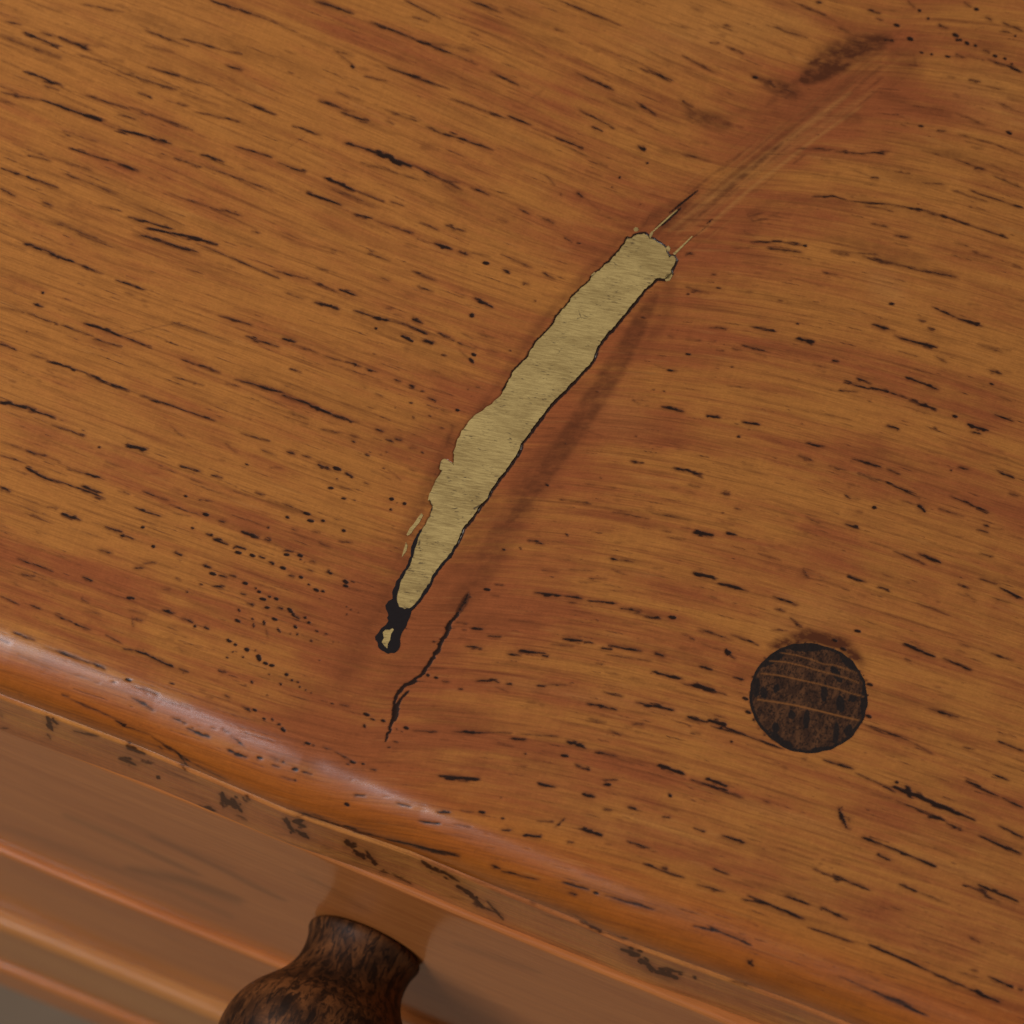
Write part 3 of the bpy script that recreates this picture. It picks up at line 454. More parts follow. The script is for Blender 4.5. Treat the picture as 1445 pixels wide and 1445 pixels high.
def wood_marked(gain=1.0, blk=.92, coat=.8, crough=.215, spec=.08):
    """waxed hardwood: colour figure, vessels, stains and knot marks stored per point"""
    mt, nt, b = newmat("waxed_hardwood"); g = G(nt)
    gc = g.attr('gc').outputs['Vector']; P = g.attr('pore').outputs['Fac']; S = g.attr('stain').outputs['Fac']
    Rd = g.attr('red').outputs['Fac']; Li = g.attr('lite').outputs['Fac']
    n1 = g.noise(gc, .014, .16, 1, 3, .55, 3, .3)      # broad bands
    n2 = g.noise(gc, .045, .75, 1, 4, .6, 11, .4)      # streaks
    n3 = g.noise(gc, .22, 5.5, 1, 3, .6, 21)           # fine fibres
    n4 = g.noise(gc, 2.6, 7.0, 1, 2, .6, 31)           # speckle
    n5 = g.noise(gc, 1.5, .25, 1, 3, .6, 41)           # faint cross figure
    n6 = g.noise(gc, .10, .13, 1, 4, .6, 57)           # cloudy
    t = g.math('ADD', g.math('MULTIPLY', g.math('SUBTRACT', n1, .5), 2.1), g.math('MULTIPLY', g.math('SUBTRACT', n2, .5), 1.4))
    t = g.math('ADD', t, g.math('MULTIPLY', g.math('SUBTRACT', n6, .5), .9))
    t = g.math('ADD', t, Rd)
    c = g.mix(g.ss(t, 0.0, 1.0), GOLD, RED)
    c = g.mix(g.math('MULTIPLY', Li, .55, True), c, rgb(.50, .21, .055))
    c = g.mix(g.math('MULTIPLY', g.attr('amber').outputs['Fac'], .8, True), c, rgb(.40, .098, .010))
    # fine value changes
    v = g.math('MULTIPLY', gain, g.math('ADD', .70, g.math('MULTIPLY', n3, .60)))
    v = g.math('MULTIPLY', v, g.math('ADD', .80, g.math('MULTIPLY', n4, .40)))
    v = g.math('MULTIPLY', v, g.math('ADD', .90, g.math('MULTIPLY', n5, .20)))
    cc = g.n('ShaderNodeCombineColor'); [g.L(v, cc.inputs[i]) for i in range(3)]
    c = g.mix(1.0, c, cc.outputs[0], 'MULTIPLY')
    n8 = g.noise(gc, .035, 2.6, 1, 3, .6, 131); n9 = g.noise(gc, .10, 1.1, 1, 4, .65, 141)
    c = g.mix(g.ss(n8, .50, .74, 0, .34), c, DARK); c = g.mix(g.ss(n9, .52, .75, 0, .30), c, DARK)
    c = g.mix(g.ss(n9, .25, .42, .22, 0), c, rgb(.55, .235, .065))
    # stains, broken up by the fibres
    sn = g.math('ADD', g.math('MULTIPLY', n3, .6), g.math('MULTIPLY', n2, .6))
    n7 = g.noise(gc, .32, .75, 1, 4, .65, 63)
    sf = g.math('MULTIPLY', g.math('MULTIPLY', S, g.math('ADD', .45, g.math('MULTIPLY', sn, .95))), g.ss(n7, .25, .68, .40, 1.35), True)
    c = g.mix(sf, c, DARK)
    # short procedural vessels everywhere
    pv = g.noise(gc, .30, 3.4, 1, 2, .5, 71); pm = g.noise(gc, .06, .3, 1, 2, .5, 83)
    pp = g.math('MULTIPLY', g.ss(pv, .66, .76), g.ss(pm, .42, .62))
    c = g.mix(g.math('MULTIPLY', pp, .38), c, DARK)
    # vessels, ragged edge from fibre noise
    rg = g.noise(gc, .8, 8.0, 1, 3, .65, 91)
    rg2 = g.noise(gc, .5, 2.5, 1, 2, .6, 97)
    q = g.math('ADD', P, g.math('MULTIPLY', g.math('SUBTRACT', rg, .5), .95))
    q = g.math('ADD', q, g.math('MULTIPLY', g.math('SUBTRACT', rg2, .5), .45))
    q = g.math('MULTIPLY', g.ss(q, .15, .85), g.ss(P, .02, .15))
    c = g.mix(g.ss(P, 0.0, .7, 0, .55), c, DARK)
    c = g.mix(g.ss(q, 0.0, .6, 0, .5), c, DARK); c = g.mix(g.ss(q, .38, 1.0, 0, blk), c, BLACK)
    g.L(c, b.inputs['Base Color'])
    ro = g.math('ADD', .25, g.math('MULTIPLY', n3, .14)); ro = g.math('ADD', ro, g.math('MULTIPLY', q, .12))
    g.L(ro, b.inputs['Roughness'])
    b.inputs['Specular IOR Level'].default_value = spec; b.inputs['Coat Weight'].default_value = coat; b.inputs['Coat Roughness'].default_value = crough
    h = g.math('SUBTRACT', g.math('ADD', g.math('MULTIPLY', n3, .25), g.math('ADD', g.math('MULTIPLY', n9, 1.3), g.math('MULTIPLY', n2, 1.6))), q)
    h = g.math('SUBTRACT', h, g.math('MULTIPLY', pp, .3))
    bp = g.n('ShaderNodeBump'); bp.inputs['Strength'].default_value = .5; bp.inputs['Distance'].default_value = .00010
    g.L(h, bp.inputs['Height']); g.L(bp.outputs[0], b.inputs['Normal'])
    return mt

def wood_plain(name, c1, c2, c3, rough=.38, spots=0.0):
    mt, nt, b = newmat(name); g = G(nt)
    gc = g.attr('gc').outputs['Vector']; S = g.attr('stain').outputs['Fac']
    n1 = g.noise(gc, .010, .10, .1, 3, .5, 5, .6); n2 = g.noise(gc, .03, .6, .6, 4, .6, 13, .4); n3 = g.noise(gc, .15, 4, 4, 3, .6, 23)
    t = g.math('ADD', g.math('MULTIPLY', n1, .9), g.math('MULTIPLY', n2, .7))
    c = g.mix(g.ss(t, .5, 1.15), c1, c2)
    v = g.math('ADD', .70, g.math('MULTIPLY', n3, .60)); cc = g.n('ShaderNodeCombineColor'); [g.L(v, cc.inputs[i]) for i in range(3)]
    c = g.mix(1.0, c, cc.outputs[0], 'MULTIPLY')
    c = g.mix(g.math('MULTIPLY', S, g.math('ADD', .35, n2), True), c, c3)
    g.L(c, b.inputs['Base Color']); b.inputs['Roughness'].default_value = rough
    b.inputs['Specular IOR Level'].default_value = .12; b.inputs['Coat Weight'].default_value = .7; b.inputs['Coat Roughness'].default_value = .14
    bp = g.n('ShaderNodeBump'); bp.inputs['Strength'].default_value = .3; bp.inputs['Distance'].default_value = .0002
    g.L(n3, bp.inputs['Height']); g.L(bp.outputs[0], b.inputs['Normal'])
    return mt

def obj_gc(g, rot=None):
    t = g.n('ShaderNodeTexCoord'); mp = g.n('ShaderNodeMapping'); g.L(t.outputs['Object'], mp.inputs[0])
    mp.inputs[3].default_value = (1000, 1000, 1000)
    return mp.outputs[0]

def filler_mat():
    mt, nt, b = newmat("gold_resin_filler"); g = G(nt); v0 = obj_gc(g)
    mp = g.n('ShaderNodeMapping'); g.L(v0, mp.inputs[0]); mp.inputs[2].default_value = (0, 0, math.radians(-13)); v = mp.outputs[0]
    n1 = g.noise(v, .35, 4.0, 1, 4, .65, 3); n2 = g.noise(v, .12, .22, 1, 3, .6, 9); n3 = g.noise(v, 3, 11, 1, 2, .6, 17)
    c = g.mix(g.ss(g.math('ADD', g.math('MULTIPLY', n1, .6), g.math('MULTIPLY', n2, .30)), .28, .62), rgb(.30, .185, .058), rgb(.60, .41, .145))
    vv = g.math('ADD', .72, g.math('MULTIPLY', n3, .56)); cc = g.n('ShaderNodeCombineColor'); [g.L(vv, cc.inputs[i]) for i in range(3)]
    c = g.mix(1.0, c, cc.outputs[0], 'MULTIPLY')
    k = g.noise(v, .9, 3.0, 1, 2, .5, 33); km = g.noise(v, .25, .35, 1, 1, .5, 43)
    kk = g.math('MULTIPLY', g.ss(k, .58, .72), g.ss(km, .42, .60))
    c = g.mix(g.math('MULTIPLY', kk, .8), c, rgb(.07, .04, .02))
    P = g.attr('pore').outputs['Fac']; c = g.mix(g.ss(P, .2, .8, 0, .85), c, rgb(.05, .03, .018))
    g.L(c, b.inputs['Base Color']); b.inputs['Roughness'].default_value = .42; b.inputs['Metallic'].default_value = .12
    b.inputs['Coat Weight'].default_value = .2; b.inputs['Coat Roughness'].default_value = .3
    bp = g.n('ShaderNodeBump'); bp.inputs['Strength'].default_value = .3; bp.inputs['Distance'].default_value = .0001
    g.L(n1, bp.inputs['Height']); g.L(bp.outputs[0], b.inputs['Normal'])
    return mt

def plug_mat():
    mt, nt, b = newmat("dark_oak_end_grain"); g = G(nt); v = obj_gc(g)
    P = g.attr('pore').outputs['Fac']; S = g.attr('stain').outputs['Fac']; Ry = g.attr('lite').outputs['Fac']
    n1 = g.noise(v, .9, .35, 1, 4, .65, 3, .5); n2 = g.noise(v, 3.2, 2.4, 1, 3, .6, 9); n3 = g.noise(v, 7, 7, 1, 2, .6, 19)
    c = g.mix(g.ss(n1, .38, .66), rgb(.045, .018, .009), rgb(.115, .044, .017))
    c = g.mix(g.ss(n2, .50, .60, 0, .8), c, rgb(.014, .007, .005))
    vv = g.math('ADD', .7, g.math('MULTIPLY', n3, .6)); cc = g.n('ShaderNodeCombineColor'); [g.L(vv, cc.inputs[i]) for i in range(3)]
    c = g.mix(1.0, c, cc.outputs[0], 'MULTIPLY')
    c = g.mix(g.math('MULTIPLY', g.ss(g.math('ADD', S, g.math('MULTIPLY', g.math('SUBTRACT', n2, .5), .8)), .3, .7), .9), c, rgb(.013, .009, .008))
    c = g.mix(g.math('MULTIPLY', Ry, .62, True), c, rgb(.40, .14, .03))
    g.L(c, b.inputs['Base Color']); b.inputs['Roughness'].default_value = .40; b.inputs['Specular IOR Level'].default_value = .3
    bp = g.n('ShaderNodeBump'); bp.inputs['Strength'].default_value = .4; bp.inputs['Distance'].default_value = .0001
    g.L(n2, bp.inputs['Height']); g.L(bp.outputs[0], b.inputs['Normal'])
    return mt

def simple_mat(name, col, rough=.4, nscale=2.0, amt=.3):
    mt, nt, b = newmat(name); g = G(nt); v = obj_gc(g)
    n = g.noise(v, nscale, nscale, nscale, 4, .6, 3)
    vv = g.math('ADD', 1-amt/2, g.math('MULTIPLY', n, amt)); cc = g.n('ShaderNodeCombineColor'); [g.L(vv, cc.inputs[i]) for i in range(3)]
    g.L(g.mix(1.0, col, cc.outputs[0], 'MULTIPLY'), b.inputs['Base Color']); b.inputs['Roughness'].default_value = rough
    return mt

def knob_mat():
    mt, nt, b = newmat("dark_turned_oak"); g = G(nt); v = obj_gc(g)
    n1 = g.noise(v, .16, .16, .16, 5, .65, 3, .6); n2 = g.noise(v, .9, .22, .9, 4, .65, 9, .8); n3 = g.noise(v, 1.2, 3, 3, 3, .6, 29)
    c = g.mix(g.ss(n1, .36, .68), rgb(.045, .017, .007), rgb(.165, .058, .018))
    c = g.mix(g.ss(n2, .44, .60, 0, .85), c, rgb(.012, .006, .004))
    vv = g.math('ADD', .75, g.math('MULTIPLY', n3, .5)); cc = g.n('ShaderNodeCombineColor'); [g.L(vv, cc.inputs[i]) for i in range(3)]
    c = g.mix(1.0, c, cc.outputs[0], 'MULTIPLY')
    g.L(c, b.inputs['Base Color']); b.inputs['Roughness'].default_value = .5
    b.inputs['Specular IOR Level'].default_value = .12
    return mt

M_TOP = wood_marked(); M_EDGE = wood_marked(1.40, .55, .35, .2, .05)
M_FRONT = wood_plain("reddish_hardwood", rgb(.62, .205, .050), rgb(.48, .140, .034), rgb(.075, .026, .010))
M_RAIL = wood_plain("orange_hardwood", rgb(.62, .25, .07), rgb(.50, .18, .05), rgb(.10, .035, .012))
M_FILL = filler_mat(); M_PLUG = plug_mat(); M_KNOB = knob_mat()
M_RESIN = simple_mat("dark_resin", rgb(.013, .008, .008), .32, 3, .5)
M_FLOOR = simple_mat("grey_floor", rgb(.34, .22, .13), .7, .02, .5)

# ------------------------------------------------------------------ object helpers
def link(name, verts, faces, mat, parent=None, smooth_=True, attrs=None):
    me = bpy.data.meshes.new(name)
    verts = np.asarray(verts, np.float32)*MM
    faces = np.asarray(faces, np.int32) if not isinstance(faces, list) else faces
    if isinstance(faces, np.ndarray):
        nf, k = faces.shape
        me.vertices.add(len(verts)); me.vertices.foreach_set('co', verts.ravel())
        me.loops.add(nf*k); me.loops.foreach_set('vertex_index', faces.ravel())
        me.polygons.add(nf); me.polygons.foreach_set('loop_start', np.arange(0, nf*k, k, dtype=np.int32))
        me.update(calc_edges=True)
    else:
        me.from_pydata([tuple(map(float, v)) for v in verts], [], faces); me.update()
    me.polygons.foreach_set('use_smooth', np.full(len(me.polygons), smooth_, bool))
    for k, a in (attrs or {}).items():
        a = np.asarray(a, np.float32)
        if a.ndim == 2: me.attributes.new(k, 'FLOAT_VECTOR', 'POINT').data.foreach_set('vector', a.ravel())
        else: me.attributes.new(k, 'FLOAT', 'POINT').data.foreach_set('value', a)
    me.materials.append(mat); me.validate()
    o = bpy.data.objects.new(name, me); COL.objects.link(o)
    if parent is not None: o.parent = parent
    return o

def grid_faces(nr, nc):
    i = np.arange(nr-1)[:, None]*nc+np.arange(nc-1)[None, :]
    return np.stack([i, i+1, i+nc+1, i+nc], -1).reshape(-1, 4)

XL, XR, YB = -330.0, 300.0, 300.0            # extent of the cabinet
FX = np.array([-330, -68, -42, -15, 7, 18, 34, 47, 77, 110, 300.]); FY = np.array([-61, -61.3, -60.5, -60.9, -59.5, -59.6, -59.5, -59.6, -58.3, -58.0, -58.])
def front(x): return np.interp(x, FX, FY)
ZX = np.array([-330, -70, -48, -10, 11, 24, 43, 80, 300.]); ZY = np.array([-29.5, -30, -29.2, -28.2, -29.6, -30, -28.5, -28.5, -28.5])

cab = bpy.data.objects.new("cabinet", None); COL.objects.link(cab)
cab.location = (0, 0, 0)
cab['label'] = "waxed wooden cabinet with a gold-filled crack in its top and a dark round front knob"
cab['category'] = "cabinet"

# ------------------------------------------------------------------ filler outline (measured)
def C5(t): return [(a/4.13+700, b/4.13+300) for a, b in t]
def C4(t): return [(a/4.13+500, b/4.13+600) for a, b in t]
def CH(t): return [(a/4.8167+440, b/4.8167+420) for a, b in t]
right = C5([(755,165),(765,146),(790,150),(805,134),(832,126),(862,122),(885,135),(893,150),(912,152),(935,168),(962,182),(985,202),(992,228),(1004,246),(1008,262),(1022,250),(1036,252),(1048,275),(1036,308),(1020,332),(1022,350),(1012,360),(992,358),(985,384),(940,380),(920,396),(900,420),(862,448),(846,474),(828,492),(806,522),(786,544),(760,580),(736,604),(700,650),(676,680),(650,700),(632,728),(618,742),(588,790),(570,845),(545,888),(505,926),(470,962),(448,988),(400,1040),(352,1082),(330,1106),(310,1132),(270,1182),(228,1236)])
right += C4([(1010,60),(972,108),(962,140),(945,172),(900,238),(862,288),(838,312),(820,345),(798,372),(780,410),(758,442),(730,470),(715,496),(682,540),(640,588),(626,612),(612,652),(602,672),(580,704),(566,738),(545,762),(505,806),(470,856),(452,876),(440,920),(418,946),(398,972),(372,1020),(352,1040),(330,1060),(292,1070),(262,1056),(248,1012),(256,966),(265,938),(274,900),(290,878),(300,850),(312,838),(335,788),(346,750),(350,728),(366,690),(370,668),(392,618),(405,590),(420,568),(445,512),(456,466),(435,432),(442,400),(452,372),(470,330),(484,306),(496,290),(512,262),(496,256),(500,228),(512,200),(540,200),(560,215),(580,235)])
left = CH([(965,1100),(968,1035),(985,980),(1002,948),(1018,905),(1042,878),(1066,842),(1092,820),(1120,790),(1162,768),(1190,740),(1225,722),(1240,702),(1270,680),(1292,656),(1302,630),(1316,612),(1350,548),(1372,500)])
left += C5([(120,905),(140,886),(180,850),(196,812),(217,788),(232,756),(252,736),(300,688),(322,664),(340,640),(352,608),(372,588),(385,566),(402,560),(430,522),(436,500),(448,488),(482,460),(500,436),(520,422),(548,396),(556,374),(572,360),(604,338),(640,298),(662,288),(682,258),(722,218),(735,196),(750,182)])
def ragged(P_, amp, step=3.0):
    P_ = np.array(P_); out = []
    for i in range(len(P_)):
        a, b = P_[i], P_[(i+1) % len(P_)]; L = np.hypot(*(b-a)); n = max(1, int(L/step)); nn = np.array([-(b-a)[1], (b-a)[0]])/max(L, 1e-6)
        for k in range(n): out.append(tuple(a+(b-a)*k/n+(nn*rng.normal(0, amp) if k else 0)))
    return out
FILL = ragged(right+left, .5)
RESIN = C4([(462,452),(446,500),(442,540),(420,566),(400,596),(384,612),(358,652),(342,680),(330,722),(330,760),(314,790),(300,830),(282,850),(262,888),(245,905),(228,950),(220,975),(222,1010),(196,1024),(180,1048),(184,1072),(196,1095),(190,1120),(198,1138),(180,1165),(158,1180),(142,1205),(120,1228),(122,1250),(134,1262),(138,1290),(160,1312),(196,1330),(232,1326),(254,1310),(268,1275),(266,1245),(276,1210),(288,1190),(302,1172),(312,1140),(322,1120),(334,1080),(350,1060),(372,1036),(395,1008),(418,982),(436,950),(448,930),(458,892),(476,868),(505,836),(540,790),(566,772),(574,740),(590,716),(600,690),(560,690),(500,800),(400,900),(330,980),(300,900),(350,800),(400,650),(470,540),(470,470)])
RESIN = ragged(RESIN, .45)
PC = onz(1141, 984)      # dowel centre
a_ = np.linspace(0, 2*math.pi, 121)[:-1]
def rag(a, s): return sum(math.sin(a*k+s*k*1.7)*0.10/(k**.6) for k in (3, 5, 7, 11, 16, 23))

edge = np.zeros((N, N))
for k in range(len(right)-1):   # dark glue line, thick on the right and round the lower end
    p, q = np.array(right[k]), np.array(right[k+1]); wv = 5.6 if k > 22 else 4.4
    wv *= rng.uniform(.8, 1.35)
    if k < len(right)-18: paint(pore, [p+[.6, .3], q+[.6, .3]], wv+.8, 1.0, .8, False)
for k in range(len(left)-1):
    p, q = np.array(left[k]), np.array(left[k+1])
    if k > 14: paint(pore, [p-[.5, .3], q-[.5, .3]], rng.uniform(2.6, 4.6), rng.uniform(.85, 1), .8, False)
    else: paint(stain, [p, q], 5, .5, 3, False)

# shape below the surface: cavities are cut down
cut = np.zeros((N, N)); fillpoly(cut, FILL, 1.0)
cut = blur(cut, 2); cut = smooth(.75, 1.0, cut)
crack = np.zeros((N, N))
# the open split to the right of the filler's lower end
CK = C4([(668, 985), (640, 1030), (590, 1110), (552, 1160), (530, 1220), (497, 1280), (470, 1340), (430, 1395), (400, 1440)])
CK2 = [(a/3.6125+300, b/3.6125+700) for a, b in [(1085, 875), (1060, 920), (1010, 945), (975, 965), (940, 1000), (925, 1050), (925, 1100), (912, 1160), (895, 1210), (880, 1250)]]
def jag(P_, amp):
    out = []
    for a, b in zip(P_[:-1], P_[1:]):
        a = np.array(a); b = np.array(b); n = max(1, int(np.hypot(*(b-a))/3.2))
        out += [a+(b-a)*k/n+rng.normal(0, amp, 2) for k in range(n)]
    return out+[np.array(P_[-1])]
CK = jag(CK, .8); CK2 = jag(CK2, 1.0); nq = len(CK)//4
for a, b in zip(CK[nq:-1], CK[nq+1:]): paint(crack, [a, b], rng.uniform(1.2, 3.6), 1.0, .8, False)
for a, b in zip(CK2[:-6], CK2[1:-5]): paint(crack, [a, b], rng.uniform(1.0, 2.8), rng.uniform(.6, 1), .8, False)
#, 2.6, 1.0, .9, False); paint(crack, CK2[:-2], 2.2, 1.0, .9, False); 
paint(crack, CK2[-7:], 1.8, .7, .9, True)
for e in [(556, 1150, 545, 1200, 18), (500, 1290, 480, 1330, 14)]:
    paint(crack, C4([(e[0], e[1]), (e[2], e[3])]), e[4]/4.13, .8, 2.0)
for e in [(940, 1060, 925, 1140, 26), (985, 955, 940, 1010, 12), (990, 960, 1040, 940, 10), (1000, 990, 960, 1030, 6), (960, 1030, 935, 1080, 8)]:
    paint(crack, [(e[0]/3.6125+300, e[1]/3.6125+700), (e[2]/3.6125+300, e[3]/3.6125+700)], e[4]/3.6125, .8, 1.5)
paint(stain, C4([(668, 972), (635, 1040), (600, 1095)]), 9, 1.5, 2.5); paint(pore, C4([(664, 980), (640, 1030), (606, 1085)]), 6, .75, 2.2)
for k in range(60):
    i = rng.integers(0, len(CK)-1); p = np.array(CK[i])+(np.array(CK[i+1])-np.array(CK[i]))*rng.random()
    d = rng.normal(0, 3.0, 2); paint(pore, [p, p+d], rng.uniform(1, 2.2), .8, .9)
crackd = blur(crack, 1)

# ------------------------------------------------------------------ tabletop
xs = np.concatenate([np.linspace(XL, -134, 24)[:-1], np.arange(-134, 126, .28), np.linspace(126, XR, 22)])
# profile: rows from the back, over the flat, round the nosing, under it
yb = np.concatenate([np.linspace(YB, 134, 18)[:-1], np.arange(134, -42, -.23)])
nc = len(xs)
rowsY = []; rowsZ = []; tag_r = []
fr = front(xs)
back_fr = -42.0
for y in yb: rowsY.append(np.full(nc, y)); rowsZ.append(np.zeros(nc)); tag_r.append(0.0)
W1 = 8.5-3.2*smooth(-16, 14, xs); R2 = 7.5; A1 = math.radians(38)
W2 = R2*(1-math.sin(A1)); R1 = W1/math.sin(A1); D1 = R1*(1-math.cos(A1))
for t in np.linspace(0, 1, 46)[1:]:                      # blend to start of nosing
    rowsY.append(back_fr+(fr+W1+W2-back_fr)*t); rowsZ.append(np.zeros(nc)); tag_r.append(0.0)
for a in np.linspace(0, A1, 44)[1:]:
    rowsY.append(fr+W2+W1-R1*math.sin(a)); rowsZ.append(-R1*(1-math.cos(a))); tag_r.append(a/(math.pi/2))
ZD = 9.2-D1
for a in np.linspace(A1, math.pi/2, 36)[1:]:
    q_ = (math.cos(A1)-math.cos(a))/math.cos(A1)
    rowsY.append(fr+R2*(1-math.sin(a))); rowsZ.append(-D1-ZD*q_); tag_r.append(a/(math.pi/2))
rowsY.append(fr+.15); rowsZ.append(np.full(nc, -9.6)); tag_r.append(1.)
rowsY.append(fr+1.4); rowsZ.append(np.full(nc, -9.8)); tag_r.append(1.)
rowsY.append(fr+30); rowsZ.append(np.full(nc, -9.9)); tag_r.append(1.)
rowsY.append(np.full(nc, YB)); rowsZ.append(np.full(nc, -9.9)); tag_r.append(1.)
rowsY.append(np.full(nc, YB)); rowsZ.append(np.full(nc, 0.0)); tag_r.append(0.)
Y = np.array(rowsY); Z = np.array(rowsZ); X = np.tile(xs, (len(Y), 1)); T = np.tile(np.array(tag_r)[:, None], (1, nc))
px, py = proj(X, Y, Z)
# hand-planed, uneven surface
def bumpz(X, Y):
    z = .10*np.sin(X/31+1.3)*np.sin(Y/23+.4)+.05*np.sin(X/11+Y/17)
    return z-.10
top = (T == 0)
u = px-ridge_x(py)
Z = Z+np.where(Z > -9.7, bumpz(X, Y)*np.clip(1-T, 0, 1), 0)
Z = Z-0.07*np.exp(-((px-445)/22)**2-((py-1070)/45)**2)*(T < .7)                # little dent on the nosing
Z = Z-0.16*np.exp(-((u-8)/80)**2)*smooth(850, 1100, py)*(T < .8)
Pv = sample(pore, px, py); Cv = sample(cut, px, py); Kv = sample(crackd, px, py)
dpl = np.hypot(X-PC[0], Y-PC[1])
plugcut = (1-smooth(9.25, 9.5, dpl))*top
Z = Z-.05*Pv*(Z > -9.7)-1.2*Cv*top-.12*Kv*top-1.2*plugcut
S0 = sample(stain, px, py, .1); Lv = sample(lite, px, py)
gs, gt = grain(px, py)
gt = gt+np.where(T > 0, T*2.5, 0)
Rv = .30+.34*np.exp(-(u/150)**2)+.16*smooth(0, 500, u)*0+.18*smooth(600, 1000, py)-.10*smooth(0.0, .6, T)+sample(redf, px, py)
Rv = Rv-.22*smooth(500, -100, px+py*.6-100)
Pv = np.maximum(Pv, np.clip(Kv*3, 0, 1.3))
GC = np.stack([gs, gt, np.zeros_like(gs)], -1).reshape(-1, 3)
tabletop = link("tabletop", np.stack([X, Y, Z], -1).reshape(-1, 3), grid_faces(*X.shape)[:, ::-1], M_TOP, cab, True,
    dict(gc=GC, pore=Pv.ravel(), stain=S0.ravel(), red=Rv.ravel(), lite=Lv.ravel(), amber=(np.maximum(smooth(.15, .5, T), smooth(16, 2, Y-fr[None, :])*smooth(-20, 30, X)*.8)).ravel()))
_zs = bumpz
def surf(x, y): return _zs(x, y)

def slab(name, outline_px, mat, parent, top_off, depth, attrs=True):
    """an inlaid piece with its own depth, top following the board"""
    me = bmesh.new()
    pts = [onz(p[0], p[1]) for p in outline_px]
    vs = [me.verts.new((p[0], p[1], 0)) for p in pts]
    f = me.faces.new(vs)
    if f.normal.z < 0 or sum(pts[i][0]*pts[(i+1) % len(pts)][1]-pts[(i+1) % len(pts)][0]*pts[i][1] for i in range(len(pts))) < 0: f.normal_flip()
    bmesh.ops.triangulate(me, faces=[f])
    for _ in range(3):
        bmesh.ops.subdivide_edges(me, edges=[e for e in me.edges if e.calc_length() > .5], cuts=3, use_grid_fill=False)
        bmesh.ops.triangulate(me, faces=me.faces[:])
    r = bmesh.ops.extrude_face_region(me, geom=me.faces[:])
    low = {v for v in r['geom'] if isinstance(v, bmesh.types.BMVert)}
    # extruded copy becomes the top
    for v in me.verts:
        z = float(surf(v.co.x, v.co.y))
        v.co.z = z+top_off if v in low else z-depth
    bmesh.ops.recalc_face_normals(me, faces=me.faces[:])
    for v in me.verts: v.co = v.co*MM
    d = bpy.data.meshes.new(name); me.to_mesh(d); me.free()
    co = np.empty(len(d.vertices)*3, np.float32); d.vertices.foreach_get('co', co); co = co.reshape(-1, 3)/MM
    qx, qy = proj(co[:, 0], co[:, 1], co[:, 2]*0)
    d.attributes.new('pore', 'FLOAT', 'POINT').data.foreach_set('value', sample(fmarks, qx, qy).astype(np.float32))
    d.materials.append(mat)
    o = bpy.data.objects.new(name, d); COL.objects.link(o); o.parent = parent; return o
fmarks = np.zeros((N, N))
for e in [(366, 808, 368, 812, 18, .95), (480, 568, 494, 612, 9, .7), (494, 612, 462, 626, 8, .7), (494, 612, 560, 604, 7, .6), (540, 630, 552, 622, 8, .6), (345, 725, 415, 738, 7, .6), (440, 858, 480, 874, 7, .5),
          (660, 520, 710, 524, 9, .6), (780, 360, 880, 384, 6, .6), (830, 260, 850, 280, 10, .4), (600, 480, 640, 488, 5, .4), (390, 940, 396, 972, 5, .6), (160, 1118, 168, 1122, 8, .6), (118, 1182, 122, 1186, 8, .6),
          (310, 1020, 330, 1028, 6, .5), (300, 1000, 380, 1010, 5, .3), (560, 700, 600, 708, 6, .4), (700, 440, 760, 455, 5, .4), (760, 300, 800, 318, 6, .4)]:
    paint(fmarks, C5([(e[0], e[1]), (e[2], e[3])]), e[4]/4.13, e[5], .9)
for e in [(715, 130, 745, 150, 6, .8), (745, 150, 780, 146, 5, .7), (548, 275, 556, 282, 10, .8), (502, 340, 506, 344, 8, .8), (380, 655, 376, 700, 8, 1), (376, 700, 388, 740, 7, 1), (690, 490, 740, 462, 10, .95), (680, 510, 690, 492, 8, .9),
          (395, 830, 420, 815, 5, .6), (440, 830, 465, 862, 6, .9), (398, 886, 410, 888, 7, .6), (290, 920, 310, 905, 4, .5), (310, 905, 345, 925, 4, .5), (345, 925, 345, 950, 4, .45), (345, 950, 300, 960, 4, .4), (290, 925, 296, 950, 4, .4),
          (500, 690, 512, 694, 7, .6), (480, 640, 510, 650, 5, .4), (560, 560, 600, 572, 5, .35), (560, 430, 620, 445, 5, .3), (780, 300, 790, 325, 4, .35), (640, 240, 700, 252, 5, .4), (850, 60, 900, 75, 7, .35)]:
    paint(fmarks, C4([(e[0], e[1]), (e[2], e[3])]), e[4]/4.13, e[5], .9)
for k in range(len(FILL)):
    if rng.random() < .45: paint(fmarks, [FILL[k], FILL[(k+1) % len(FILL)]], rng.uniform(1, 2.4), rng.uniform(.25, .8), 1.0, False)
slab("dark_resin", RESIN, M_RESIN, tabletop, .03, .8)
slab("gold_filler", FILL, M_FILL, tabletop, .07, 1.0)
